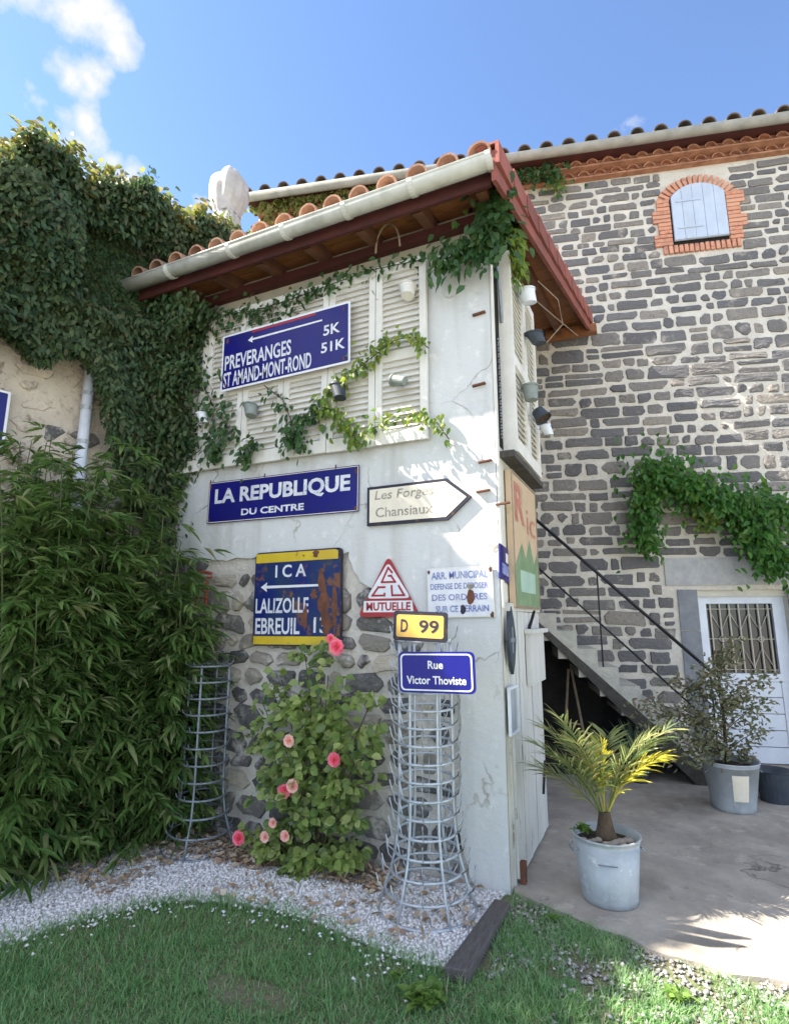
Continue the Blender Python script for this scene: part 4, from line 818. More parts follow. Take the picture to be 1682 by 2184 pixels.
# ================================================================== STONE HOUSE
house = thing('stone_house', FB.P(0, 0, -1.0), 'tall dark basalt rubble house with cream mortar, arched attic window and tiled eave', 'house')
UL, UR, HT = -6.0, 3.2, 7.45
DW0, DW1, DH = -.49, .42, 1.87
m_ = MB(); D0 = -.5
m_.fbox(FB, UL, DW0, 0, HT, D0, 0); m_.fbox(FB, DW1, UR, 0, HT, D0, 0); m_.fbox(FB, DW0, DW1, DH, HT, D0, 0); m_.build('wall', 'mortar_cream', house)
m_ = MB(); m_.fbox(FB, UL, UR, 0, HT, -5, D0 - .002); m_.build('wall_core', 'mortar_cream', house)
ARC = dict(c=-.03, w=.325, z0=6.20, zs=6.86, rise=.16)
excl = [(-.50, .42, 6.07, 6.86), (-.42, .36, 6.86, 7.20), (-.84, 1.6, 1.90, 2.27), (-.73, -.46, -1, 1.9), (.40, .66, -1, 1.9), (DW0, DW1, -1, 1.9)]
rr = random.Random(11); z = .0; cand = []
while z < 7.28:
    h = rr.choice((rr.uniform(.12, .15), rr.uniform(.14, .20))) if z < 5.2 else rr.uniform(.10, .17); h = min(h, 7.36 - z)
    u = UL + rr.uniform(0, .2)
    while u < UR - .1:
        w = rr.choice((rr.uniform(.12, .26), rr.uniform(.24, .52))) if z < 5.0 else rr.uniform(.12, .42); e = u + w; blocked = False
        for (x0, x1, z0, z1) in excl:
            if z + h - .02 > z0 and z + .02 < z1 and e > x0 and u < x1:
                if u >= x0 - .07: u = x1 + .01; blocked = True
                else: e = min(e, x0 - .005)
        if blocked: continue
        gap = rr.uniform(.004, .026); wob = .02 * math.sin(u * 2.3 + z * 5) + .008 * math.sin(u * 9)
        if e - u > .09:
            if h > .17 and rr.random() < .18:
                hs = h * rr.uniform(.4, .6); cells = [(z, z + hs), (z + hs, z + h)]
            else: cells = [(z, z + h)]
            for (q0, q1) in cells: cand.append((u + gap * .6, e - gap * .6, q0 + gap * .4 + wob + rr.uniform(-.006, .012), q1 - gap * .4 + wob - rr.uniform(-.006, .014)))
        u = e
    z += h
vis = []
for s_ in cand:
    x, y = pj(FB.P((s_[0] + s_[1]) / 2, (s_[2] + s_[3]) / 2)); on = (-20 < x < 1700) and (-20 < y < 2200) and x > 1135 and not (x < 1280 and y < 640 - (1280 - x) * 1.6)
    area = (s_[1] - s_[0]) * (s_[3] - s_[2]) / (np.linalg.norm(FB.P(s_[0], s_[2]) - CAM) ** 2); vis.append((0 if on else 1, -area, s_))
vis.sort(key=lambda t: (t[0], t[1]))
rest = MB(); FBs = FB
for i, (on, ar, s_) in enumerate(vis):
    if i < 300: sb = MB()
    else: sb = rest
    small = s_[3] - s_[2] < .08
    stone(sb, FBs, *s_, proud=rr.uniform(.008, .020), jit=rr.uniform(.03, .15), rng=rr, sub=3 if i < 300 else 1, rot=rr.uniform(-.035, .035))
    if i < 300: sb.build('stone', 'basalt', house, smooth=False)
stuff(rest.build('stone', 'basalt', house, smooth=False))
# arched window, bricks, shutter
ac, aw = ARC['c'], ARC['w']
rise = .17; Rr = (aw * aw + rise * rise) / (2 * rise); zc = 6.86 + rise - Rr; th0 = math.asin(aw / Rr)
zsp = zc + Rr * math.cos(th0)
apoly = [(ac - aw, ARC['z0']), (ac + aw, ARC['z0'])] + [(ac + Rr * math.sin(t), zc + Rr * math.cos(t)) for t in np.linspace(th0, -th0, 14)]
W_ = plate('window_opening', FB, apoly, 'void', house, .02, .012)
sp_ = [(ac + (x - ac) * .97 + .004, 6.255 + (y_ - 6.2) * .945) for x, y_ in apoly]
w_sh = plate('window_shutter', FB, sp_, 'attic_paint', house, .02, .045)
xs_ = sorted(set(x for x, _ in sp_)); xl, xh = xs_[0], xs_[-1]
for k in range(5):
    xa, xb = xl + (xh - xl) * k / 5 + .002, xl + (xh - xl) * (k + 1) / 5 - .002; top = lambda x: 6.255 + (zc + math.sqrt(max(Rr * Rr - ((x - ac - .004) / .97) ** 2, 0)) - 6.2) * .945
    q = MB(); q.prism(FB, [(xa, 6.262), (xb, 6.262)] + [(x, top(x) - .003) for x in np.linspace(xb, xa, 4)], .0452, .0545 + .001 * (k % 2)); q.build('board', 'attic_paint', w_sh)
for zz in (6.42, 6.80): q = MB(); q.fbox(FB, ac - aw * .8, ac + aw * .1, zz - .012, zz + .012, .0562, .064); q.build('hinge_strap', 'attic_paint', w_sh)
def brickbox(a, b, hw, hh, ang=0.0):
    q = MB(); r = FB.r * math.cos(ang) + FB.u * math.sin(ang); u = -FB.r * math.sin(ang) + FB.u * math.cos(ang)
    q.box(FB.P(a, b, .010 + random.uniform(0, .008)), r * hw, u * hh, FB.n * .022); q.build('brick', 'brick', house)
nb_ = 17
for i in range(nb_):
    t = -th0 * 1.12 + 2 * th0 * 1.12 * i / (nb_ - 1); brickbox(ac + (Rr + .075) * math.sin(t), zc + (Rr + .075) * math.cos(t), .019, .066, -t)
for sgn in (-1, 1):
    z = ARC['z0'] + .03; k = 0
    while z < zsp - .01:
        wide = (k // 3) % 2 == (0 if sgn < 0 else 1); hw = .075 if not wide else .105
        brickbox(ac + sgn * (aw + hw + .008), z, hw, .023); z += .056; k += 1
for i in range(15): brickbox(ac - aw - .10 + i * (2 * aw + .2) / 14, ARC['z0'] - .055, .021, .052, random.uniform(-.05, .05))
# eave: genoise courses, gutter, tiles
def half_tile_mb(fr, a, b, r, c0, c1, conv=1):
    q = MB(); vs = []; n = 7
    for c in (c0, c1):
        for rr_ in (r, r - .014):
            for i in range(n): t = math.pi * i / (n - 1); vs.append(fr.P(a + math.cos(t) * rr_, b + math.sin(t) * rr_ * conv, c))
    fs = []
    for i in range(n - 1): fs += [(i, i + 1, 2 * n + i + 1, 2 * n + i), (n + i + 1, n + i, 3 * n + i, 3 * n + i + 1), (2 * n + i, 2 * n + i + 1, 3 * n + i + 1, 3 * n + i), (i, n + i, n + i + 1, i + 1)]
    q.add(vs, fs); return q
for row, (zb, c1) in enumerate(((7.335, .085), (7.43, .17))):
    m_ = MB(); m_.fbox(FB, UL, UR, zb - .022 + .0, zb - .002, 0, c1); m_.build('eave_course', 'genoise', house)
    m_ = MB(); m_.fbox(FB, UL, UR, zb - .002, zb + .075, 0, c1 - .04); m_.build('eave_infill', 'genoise', house)
    src = None
    for k in range(44):
        a = -5.9 + k * .205 + row * .1
        if src is None:
            src = half_tile_mb(FB, a, zb, .075, c1 - .05, c1 + .012).build('eave_tile', 'genoise', house); so = Vector(ORI[src.name]); a00 = a
        else: inst(src, 'eave_tile', house, so + Vector(FB.r * (a - a00)))
m_ = MB(); m_.fbox(FB, UL - .1, UR, 7.505, 7.53, 0, .30); m_.build('eave_board', 'wood_red', house)
m_ = MB(); gvs = []
for a in (UL - .12, UR):
    for r_ in (.075, .070):
        for i in range(9): t = math.pi + math.pi * i / 8; gvs.append(FB.P(a, 7.56 + math.sin(t) * r_, .34 + math.cos(t) * r_))
fs = []
for i in range(8): fs += [(i, i + 1, 19 + i, 18 + i), (9 + i, 10 + i, 28 + i, 27 + i), (i, 9 + i, 10 + i, i + 1), (18 + i, 27 + i, 28 + i, 19 + i)]
m_.add(gvs, fs); m_.build('gutter', 'gutter_old', house, smooth=True)
slB = R_(17)
m_ = MB(); vs = [FB.P(UL - .15, 7.585, .33), FB.P(UR, 7.585, .33), FB.P(UR, 7.585 + 3.2 * math.tan(slB), -2.87), FB.P(UL - .15, 7.585 + 3.2 * math.tan(slB), -2.87)]
vs += [v - np.array([0, 0, .04]) for v in vs]
m_.add(vs, [(0, 1, 2, 3), (4, 7, 6, 5), (0, 4, 5, 1), (1, 5, 6, 2), (2, 6, 7, 3), (3, 7, 4, 0)]); m_.build('roof_sheet', 'tile_old', house)
src = None; k = 0; base_rot = aB
for j in range(3):
    for k in range(34):
        a = -6.05 + k * .278; c = .40 - j * .40; zz = 7.585 + (.33 - c) * math.tan(slB)
        p = FB.P(a, zz, c)
        if src is None:
            m_ = MB(); vs = []
            for (y, rad) in ((0, .088), (.45, .072)):
                for rr_ in (rad, rad - .014):
                    for i in range(9): t = math.pi * i / 8; vs.append((math.cos(t) * rr_, y, math.sin(t) * rr_))
            m_.add(vs, [f for i in range(8) for f in ((i, i + 1, 19 + i, 18 + i), (10 + i, 9 + i, 27 + i, 28 + i), (i + 1, i, 9 + i, 10 + i), (18 + i, 19 + i, 28 + i, 27 + i))])
            src = m_.build('roof_tile', 'tile_old', house); src.data.transform(Matrix.Translation((0, .225, .044)))
            src.location = Vector(p) - ORI[house.name]; src.rotation_euler = (slB, 0, aB)
        else: inst(src, 'roof_tile', house, p, (slB, rt.uniform(-.03, .03), aB + rt.uniform(-.02, .02)))
# door group
m_ = MB(); m_.fbox(FB, -.81, 1.35, 1.925, 2.235, -.02, .022); m_.build('lintel', 'granite', house)
for (a0_, a1_) in ((-.70, -.49), (DW1, .63)):
    zz = 0.02
    for hh in (.42, .36, .62, .46):
        m_ = MB(); m_.fbox(FB, a0_ + .004, a1_ - .002, zz + .006, min(zz + hh, 1.92) - .004, -.30, .015 + random.uniform(0, .006)); m_.build('jamb_stone', 'granite_dark', house); zz += hh
m_ = MB(); m_.fbox(FB, DW0 + .0, DW1, 1.80, 1.925, -.12, -.045); m_.build('door_head', 'plaster_side', house)
door = MB(); dc = -.14
door.fbox(FB, DW0, DW0 + .11, 0.02, 1.80, dc, dc + .05); door.fbox(FB, DW1 - .12, DW1, 0.02, 1.80, dc, dc + .05); door.fbox(FB, DW0 + .11, DW1 - .12, 1.72, 1.80, dc, dc + .05); door.fbox(FB, DW0 + .11, DW1 - .12, .88, .96, dc, dc + .05)
dr = door.build('door', 'door_white', house)
for k in range(5):
    q = MB(); z0 = .03 + k * .17; q.fbox(FB, DW0 + .112, DW1 - .122, z0 + .004, z0 + .166, dc + .005, dc + .038); q.build('door_panel', 'door_white', dr)
q = MB(); q.fbox(FB, DW0 + .11, DW1 - .12, .96, 1.72, dc - .005, dc + .005); q.build('pane', 'glass', dr)
gx0, gx1 = DW0 + .115, DW1 - .125
for k in range(7):
    x = gx0 + .04 + k * (gx1 - gx0 - .08) / 6; q = MB(); q.tube([FB.P(x, .965, dc + .035), FB.P(x, 1.715, dc + .035)], .0075, 6); q.build('grille_bar', 'grille', dr)
q = MB()
for zz in (1.66, 1.33, 1.0): q.tube([FB.P(gx0, zz, dc + .03), FB.P(gx1, zz, dc + .03)], .004, 5)
for k in range(3):
    xa = gx0 + .04 + 2 * k * (gx1 - gx0 - .08) / 6; xb = xa + 2 * (gx1 - gx0 - .08) / 6; xm = (xa + xb) / 2
    q.tube([FB.P(xa, 1.62, dc + .03), FB.P(xm, 1.42, dc + .03), FB.P(xb, 1.62, dc + .03)], .004, 5); q.tube([FB.P(xa, 1.02, dc + .03), FB.P(xm, 1.24, dc + .03), FB.P(xb, 1.02, dc + .03)], .004, 5)
    q.tube([FB.P(xm + .03 * math.cos(t), 1.33 + .03 * math.sin(t), dc + .03) for t in np.linspace(0, 6.28, 10)], .004, 5)
q.build('grille_scroll', 'grille', dr)
# ================================================================== STAIRCASE
ST = thing('outdoor_staircase', FB.P(-1.5, 0, .5), 'narrow concrete stair with black iron handrail climbing behind the shed', 'staircase')
uo = .86
def zs_(u): return 1.42 - (u + 2.27) * .935     # underside line
q = MB(); vs = []
for c in (.02, uo):
    for (u, z_) in ((-.70, 0.02), (-.92, .02), (-2.27, zs_(-2.27)), (-3.0, 2.05), (-3.0, 2.16), (-2.27, zs_(-2.27) + .08), (-.80, zs_(-.80) + .08)): vs.append(FB.P(u, max(z_, .02), c))
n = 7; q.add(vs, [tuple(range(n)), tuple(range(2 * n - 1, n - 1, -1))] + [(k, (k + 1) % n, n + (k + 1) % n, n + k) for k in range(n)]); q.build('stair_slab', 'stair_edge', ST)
for k in range(9):
    u1 = -.78 - k * .19; z1 = zs_(u1 - .095) + .25
    q = MB(); q.fbox(FB, u1 - .19, u1, zs_(u1) + .06, z1, .022, uo - .03); q.build('step', 'stair', ST)
q = MB(); q.fbox(FB, -4.4, -2.49, 2.0, 2.16, .02, 1.05); q.build('landing', 'stair', ST)
ra, rb = (-2.9, 3.22), (-.66, 1.02)
for (da, db, r) in ((0, 0, .017), (0, -.52, .010)):
    p0 = FB.P(ra[0], ra[1] + db, uo - .04); p1 = FB.P(rb[0] + (0.0 if db == 0 else -.17), rb[1] + db + (.0 if db == 0 else .17), uo - .04); q = MB(); q.tube([p0, p1], r, 8); q.build('handrail' if db == 0 else 'mid_rail', 'black', ST, smooth=True)
for u in (-.70, -1.68, -2.7):
    zt = ra[1] + (rb[1] - ra[1]) * (u - ra[0]) / (rb[0] - ra[0]); q = MB(); q.tube([FB.P(u, zt - 1.05, uo - .04), FB.P(u, zt, uo - .04)], .009, 6); q.build('baluster', 'black', ST)
q = MB(); q.prism(FB, [(-3.2, .02), (-.80, .02), (-2.27, zs_(-2.27) - .02), (-3.0, 1.98), (-3.2, 1.98)], .020, .045); q.build('understair_shade_panel', 'stair_shade', ST)  # near-black sheet standing in for the deep shade under the stair
q = MB(); q.fbox(FB, -3.2, -3.05, .02, 2.0, .05, 1.0); q.build('landing_shade_wall', 'stair_shade', ST)  # wall added to close the recess and keep it dark
# things stored under the stair
T = thing('wooden_trestle', FB.P(-2.0, 0.02, .6), 'folded light wooden trestle leaning in the dark under the stair', 'trestle')
for (a0_, a1_) in ((-2.08, -1.98), (-1.86, -1.95)):
    q = MB(); q.tube([FB.P(a0_, .25, .62), FB.P(a1_, 1.02, .45)], .014, 6); q.build('leg', 'lt_wood', T)
q = MB(); q.tube([FB.P(-2.06, .5, .57), FB.P(-1.90, .48, .57)], .010, 6); q.build('crossbar', 'lt_wood', T)
q = MB(); q.fbox(FB, -2.3, -1.5, .02, .24, .2, .7); o = q.build('storage_crate', 'stair_shade'); tag(o, 'shade-dark wooden crate standing on the ground under the stair', 'crate')

# ================================================================== IVY HOUSE
ih = thing('ivy_covered_house', FC.P(-1.5, 0, -1), 'neighbouring beige stone house on the left smothered in ivy', 'house')
m_ = MB()
prof = [(-7.5, 4.72), (-2.1, 4.72), (-1.55, 4.85), (-1.35, 5.15), (.3, 5.2), (3.2, 5.2)]  # unseen near end extended and lowered to shape shade and the sunlit patch
pts = [(-7.5, 0), (3.2, 0)] + prof[::-1]
m_.prism(FC, pts, -2.4, 0.0); m_.build('wall', 'beige_wall', ih)
rr = random.Random(21); z = 2.3
while z < 3.95:
    h = rr.uniform(.10, .2); u = -1.75
    while u < -.35:
        w = rr.uniform(.15, .34)
        if rr.random() < .7: sb = MB(); stone(sb, FC, u + .012, u + w - .012, z + .012, z + h - .012, proud=rr.uniform(.012, .03), jit=.28, rng=rr, rot=rr.uniform(-.14, .14), chip=.6); sb.build('stone', 'rubble' if rr.random() < .28 else 'beige_wall', ih, smooth=False)
        u += w
    z += h
q = MB(); a = -.715; q.tube([FC.P(a, 0.05, .10), FC.P(a, 3.62, .10)], .042, 10)
dp_ = q.build('drainpipe', 'pot_white', ih, smooth=True)
for zz in (2.9, 3.18, 3.3): q = MB(); q.tube([FC.P(a, zz, .10), FC.P(a, zz + .03, .10)], .047, 10); q.build('pipe_collar', 'zinc', dp_)
fr = Fr(FC.P(-1.62, 2.96, .10), FC.r)
T = thing('blue_wall_sign', fr.P(0, -.21), 'blue enamel sign with white border on the ivy house at the left picture edge', 'sign')
plate('plate', fr, rrect(.80, .43, .01), 'sign_white', T, .01); plate('blue_field', fr, rrect(.765, .395, .008), 'blue', T, .001, .0015); textobj('O', fr, .30, .06, .07, .10, 'sign_white', T, .002)
# chimney wrapped in a tarpaulin
cc = FA.hit(482, 470, -1.05); T = thing('wrapped_chimney', (cc[0], cc[1], 5.2), 'chimney stack above the ivy with its top wrapped in white tarpaulin', 'chimney')
q = MB(); q.abox(cc[0] - .09, cc[0] + .13, cc[1] - .11, cc[1] + .11, 4.9, 6.3); q.build('stack', 'chimney', T)
q = MB(); vs = []; rc = random.Random(4); NS = 44
lv = [(6.16, .14), (6.22, .15), (6.28, .135), (6.32, .125), (6.38, .145), (6.45, .17), (6.54, .185), (6.62, .195), (6.70, .20), (6.77, .19), (6.83, .165), (6.87, .12), (6.89, .05)]
for i, (zz, r_) in enumerate(lv):
    for k in range(NS):
        t = 2 * math.pi * k / NS; ss = 1 / ((abs(math.cos(t)) ** 3.4 + abs(math.sin(t)) ** 3.4) ** (1 / 3.4)); fold = .055 * math.sin(7 * t + zz * 5) + .04 * math.sin(13 * t - zz * 11) + .03 * abs(math.sin(19 * t + zz * 7))
        rr_ = r_ * ss * (1 + fold + rc.uniform(-.012, .012)); vs.append((cc[0] + .02 + rr_ * math.cos(t), cc[1] + rr_ * math.sin(t), zz + .025 * math.sin(3 * t + i) + (.02 * math.sin(9 * t) if i < 2 else 0)))
q.add(vs, [(i * NS + k, i * NS + (k + 1) % NS, (i + 1) * NS + (k + 1) % NS, (i + 1) * NS + k) for i in range(len(lv) - 1) for k in range(NS)] + [tuple((len(lv) - 1) * NS + k for k in range(NS))]); q.build('tarpaulin', 'tarp', T, smooth=True)
q = MB(); q.tube([(cc[0] + .02 + .128 * math.cos(t) * (1 / ((abs(math.cos(t)) ** 4 + abs(math.sin(t)) ** 4) ** .25)), cc[1] + .128 * math.sin(t) * (1 / ((abs(math.cos(t)) ** 4 + abs(math.sin(t)) ** 4) ** .25)), 6.315) for t in np.linspace(0, 6.28, 20)], .008, 5); q.build('rope', 'lt_wood', T)

# ================================================================== PLANTS
def wall_leaves(name, fr, pts_fn, n, L, W, m, parent, hang=.75, depth=(.03, .3), sag=.2):
    ab = pts_fn(n); n = len(ab); c = RN.uniform(*depth, n) if not callable(depth) else depth(ab)
    if fr is FC: nearg = (ab[:, 0] > -.95) & (ab[:, 0] < .6) & (ab[:, 1] > 4.02) & (ab[:, 1] < 4.75); c = np.where(nearg, np.minimum(c, .02 + RN.uniform(0, .04, n)), c)
    P = fr.o + ab[:, :1] * fr.r + ab[:, 1:2] * fr.u + c[:, None] * fr.n
    D = np.outer(RN.normal(size=n) * .6, fr.r) + np.outer(-np.abs(RN.normal(size=n) * .3 + hang), fr.u) + np.outer(RN.normal(size=n) * .35 + .25, fr.n)
    NN = fr.n + rdir(n) * .75
    return leaves(name, P, D, NN, RN.uniform(.6, 1.2, n) * L, RN.uniform(.7, 1.15, n) * W, m, parent, sag=sag)
ivy = thing('house_ivy', FC.P(-.5, 0, .1), 'dense dark green ivy hanging over the left house up to its roofline', 'ivy')
def topz(u): return np.interp(u, [-7.5, -2.1, -1.6, -1.42, -1.3, -.9, .4, 3.2], [4.70, 4.72, 4.8, 5.10, 5.16, 5.14, 5.28, 5.25]) + .05 * np.sin(u * 9) + .04 * np.sin(u * 23 + 1)
def botz(u): return np.interp(u, [-7.5, -1.8, -1.5, -1.2, -.95, -.75, -.55, -.35, -.1, .2, 3.2], [2.2, 3.1, 3.42, 3.52, 3.48, 3.38, 2.95, 2.4, 2.2, 2.1, 2.1]) + .10 * np.sin(u * 13)
def ivy_pts(n):
    u = np.concatenate([RN.uniform(-1.9, 1.6, int(n * .85)), RN.uniform(-7.0, -1.9, n - int(n * .85))]); t = RN.uniform(0, 1, n) ** .85
    return np.column_stack([u, botz(u) + (topz(u) - botz(u)) * t])
bump_ = lambda ab: (.05 + .22 * np.abs(np.sin(ab[:, 0] * 3.7 + ab[:, 1] * 1.3) * np.cos(ab[:, 1] * 3.1 + ab[:, 0])) + RN.uniform(0, .13, len(ab)))
wall_leaves('foliage', FC, ivy_pts, 135000, .046, .025, 'ivyL', ivy, depth=bump_)
wall_leaves('foliage', FC, ivy_pts, 14000, .06, .030, 'ivyL', ivy, depth=lambda ab: bump_(ab) + RN.uniform(.02, .16, len(ab)))
def ivy_top(n): u = RN.uniform(-7, 2.0, n); return np.column_stack([u, topz(u) + RN.normal(size=n) * .07 + .02])
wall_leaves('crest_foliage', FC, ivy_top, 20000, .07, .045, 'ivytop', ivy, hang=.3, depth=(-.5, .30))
def ivy_roof(n): u = RN.uniform(-1.6, 1.9, n); return np.column_stack([u, topz(u) + RN.uniform(-.03, .05, n)])
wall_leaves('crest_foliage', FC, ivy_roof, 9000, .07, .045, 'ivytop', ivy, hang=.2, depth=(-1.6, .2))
# shoots standing above the crest
q = MB(); PT = []; DT = []
for k in range(46):
    u = RN.uniform(-1.6, 1.0); zt = float(topz(u)); L = RN.uniform(.12, .32); a = FC.P(u, zt - .05, RN.uniform(-.1, .25)); d = FC.r * RN.normal() * .5 + FC.u + FC.n * RN.normal() * .3
    pts = [a + d * L * t + np.array([0, 0, -1]) * .5 * L * t * t for t in np.linspace(0, 1, 5)]; q.tube(pts, .0025, 4)
    for t in np.linspace(.2, 1, 8):
        for s2 in (-1, 1): PT.append(a + d * L * t - np.array([0, 0, .5 * L * t * t])); DT.append(FC.r * s2 + d * .4 + RN.normal(size=3) * .3)
stuff(q.build('shoot', 'bark', ivy))
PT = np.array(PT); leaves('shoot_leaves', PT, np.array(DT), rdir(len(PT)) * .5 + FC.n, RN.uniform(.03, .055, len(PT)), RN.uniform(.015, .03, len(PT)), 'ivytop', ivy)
# ivy spilling onto the shed: left end of its front wall and the shutters
cr = thing('shed_creeper', (-2.7, -.08, 2.6), 'dark ivy spilling over the left end of the shed front and shutters', 'creeper')
def shed_left(n):
    u = RN.uniform(-3.45, -1.9, n); z = RN.uniform(2.45, 4.42, n)
    lim = np.interp(z, [2.4, 2.75, 3.0, 3.4, 3.8, 4.1, 4.45], [-3.15, -3.05, -2.85, -2.80, -2.78, -2.62, -2.7]) + .10 * np.sin(z * 11) + np.abs(RN.normal(size=n)) * .09 - .03
    k = u < lim; return np.column_stack([u[k], z[k]])
wall_leaves('foliage', FA, shed_left, 30000, .050, .030, 'ivyL', cr, depth=(.07, .34))
wall_leaves('foliage', FA, shed_left, 6000, .06, .036, 'creeperL', cr, depth=(.10, .36))
def strand(fr, pxpts, c, n, sp, L, W, m, parent, hang=.7, dep=.05, name='foliage'):
    P = np.array([fr.m(x, y, c) for x, y in pxpts]); seg = np.linalg.norm(np.diff(P, axis=0), axis=1); cum = np.concatenate([[0], np.cumsum(seg)]); n = int(n * (.72 if fr is FA else .9)); t = RN.uniform(0, cum[-1], n)
    ab = np.column_stack([np.interp(t, cum, P[:, 0]), np.interp(t, cum, P[:, 1])]) + RN.normal(size=(n, 2)) * sp * RN.choice([.7, 1.0, 1.9], size=(n, 1))
    if fr is FB: ab[:, 1] = np.minimum(ab[:, 1], 7.52 - np.abs(RN.normal(size=n)) * .03)
    wall_leaves(name, fr, lambda _: ab, n, L, W, m, parent, hang=hang, depth=(c - dep, c + dep))
    q = MB(); q.tube([fr.P(a, b, c - .02) for a, b in P], .004, 5); q.build('stem', 'bark', parent)
strand(FA, [(455, 672), (540, 660), (620, 635), (700, 605), (780, 575), (850, 560), (905, 550)], .08, 380, .032, .062, .036, 'creeperL', cr, name='strand_leaves')
strand(FA, [(430, 720), (470, 700), (560, 680), (640, 655)], .06, 150, .04, .06, .036, 'creeperL', cr, name='strand_leaves')
strand(FA, [(405, 740), (420, 800), (455, 870), (490, 920), (440, 960)], .10, 330, .07, .065, .04, 'creeperL', cr, name='strand_leaves')
v2 = thing('shutter_creeper', FA.P(-1.4, 2.8, .1), 'yellow-green creeper strands trailing across the lower shutters', 'creeper')
strand(FA, [(912, 740), (880, 715), (840, 722), (790, 760), (740, 800), (700, 830)], .12, 260, .03, .05, .034, 'creeperY', v2, name='strand_leaves')
strand(FA, [(700, 830), (690, 870), (740, 905), (765, 945)], .12, 240, .035, .055, .036, 'creeperY', v2, name='strand_leaves')
strand(FA, [(780, 915), (840, 895), (890, 880), (930, 900), (955, 935)], .10, 130, .022, .05, .03, 'creeperY', v2, name='strand_leaves')
strand(FA, [(690, 870), (650, 890), (615, 930), (640, 950)], .12, 260, .045, .058, .036, 'creeperL', v2, name='strand_leaves')
strand(FA, [(545, 940), (520, 965), (520, 985)], .12, 110, .03, .06, .036, 'creeperL', v2, name='strand_leaves')
strand(FA, [(460, 945), (450, 970)], .12, 90, .03, .06, .036, 'creeperL', v2, name='strand_leaves')
strand(FA, [(560, 820), (600, 850), (620, 900)], .12, 50, .04, .055, .034, 'creeperL', v2, name='strand_leaves')
# vine hanging from the roof corner
v3 = thing('corner_vine', (XS, -.1, 3.9), 'green vine hanging from the roof corner over the shed edge', 'vine')
strand(FA, [(1050, 400), (1045, 440), (1050, 500), (1030, 545)], .18, 520, .055, .075, .045, 'creeperL', v3, name='strand_leaves')
strand(FA, [(1050, 480), (1000, 520), (960, 545), (925, 550)], .15, 420, .05, .085, .035, 'creeperL', v3, name='strand_leaves', hang=.9)
strand(FS, [(1090, 420), (1100, 480), (1098, 540), (1104, 590)], .13, 520, .055, .06, .04, 'creeperY', v3, name='strand_leaves')
strand(FS, [(1075, 400), (1085, 460), (1082, 520)], .06, 420, .06, .065, .042, 'creeperL', v3, name='strand_leaves')
# vine over the stone house: eave corner and the doorway wisteria
v4 = thing('eave_vine', FB.P(-2.0, 7.2, .1), 'thin green vine growing under the stone house eave beside the shed roof', 'vine')
strand(FB, [(1100, 370), (1140, 372), (1190, 368)], .18, 240, .09, .08, .05, 'creeperL', v4, name='strand_leaves')
strand(FB, [(1185, 370), (1188, 410)], .12, 60, .05, .08, .05, 'creeperY', v4, name='strand_leaves')
strand(FB, [(565, 450), (600, 430), (700, 412), (820, 392), (900, 380)], .22, 1300, .13, .09, .055, 'ivytop', v4, name='strand_leaves')
v5 = thing('door_vine', FB.P(-.3, 2.4, .1), 'bright green climbing vine above the door lintel of the stone house', 'vine')
strand(FB, [(1370, 1000), (1420, 1010), (1480, 1045), (1540, 1070), (1600, 1080), (1690, 1090)], .26, 2600, .085, .075, .05, 'vineL', v5, dep=.18, name='strand_leaves')
strand(FB, [(1375, 1030), (1380, 1090), (1370, 1130), (1385, 1165)], .22, 800, .06, .075, .045, 'vineL', v5, dep=.12, name='strand_leaves')
strand(FB, [(1600, 1100), (1620, 1150), (1640, 1190), (1690, 1200)], .28, 1100, .08, .08, .05, 'vineL', v5, dep=.15, name='strand_leaves')
strand(FB, [(1490, 1080), (1520, 1110)], .22, 300, .05, .075, .045, 'creeperY', v5, dep=.1, name='strand_leaves')
# bamboo
bb = thing('bamboo_clump', (-2.9, -.75, 0), 'tall dense bamboo with narrow leaves filling the left side of the bed', 'bamboo')
rb_ = random.Random(9)
culms = []
for k in range(120):
    x = -3.45 + 1.0 * rb_.random(); y = -1.30 + rb_.random() * 1.15
    if x > -2.75: y = -.60 + rb_.random() * .5
    if x < -3.0 and rb_.random() < .5: x += .3
    hgt = np.interp(x, [-3.5, -3.0, -2.7, -2.4], [2.9, 2.8, 2.5, 1.8]) * rb_.uniform(.62, 1.0)
    lx, ly = rb_.uniform(-.15, .45), rb_.uniform(-.40, .1)
    culms.append(((x, y), hgt, lx, ly))
    pts = [(x + lx * t ** 2, y + ly * t ** 2, hgt * t) for t in np.linspace(0, 1, 7)]
    q = MB(); q.tube(pts, .011, 6, r2=.003); q.build('cane', 'cane', bb, smooth=True)
PT = []; DT = []; LT = []
for ((x, y), hgt, lx, ly) in culms:
    nn = int(23 * hgt) 
    for b in range(nn):
        t = rb_.uniform(.03, 1.0); a = rb_.uniform(0, 6.28); L = rb_.uniform(.12, .42) * (1.1 - .4 * t)
        p = np.array([x + lx * t * t, y + ly * t * t, hgt * t]); d = np.array([math.cos(a), math.sin(a), rb_.uniform(.0, .5)])
        k = rb_.randint(6, 11); tip = p + d * L + np.array([0, 0, -.3 * L]); lk = rb_.uniform(.75, 1.25)
        for j in range(k):
            s_ = rb_.uniform(.55, 1.0); pp = p + d * L * s_ + np.array([0, 0, -.35 * L * s_ * s_]); sg = rb_.uniform(-1.2, 1.2)
            dd = d * .9 + np.array([-d[1], d[0], 0]) * sg + np.array([0, 0, -rb_.uniform(-.15, .75)])
            PT.append(pp); DT.append(dd); LT.append(rb_.uniform(.08, .15) * lk)
PT = np.array(PT); DT = np.array(DT); LT = np.array(LT); ok = PT[:, 1] < -.03; PT, DT, LT = PT[ok], DT[ok], LT[ok]; n = len(PT)
print('bamboo leaves', n)
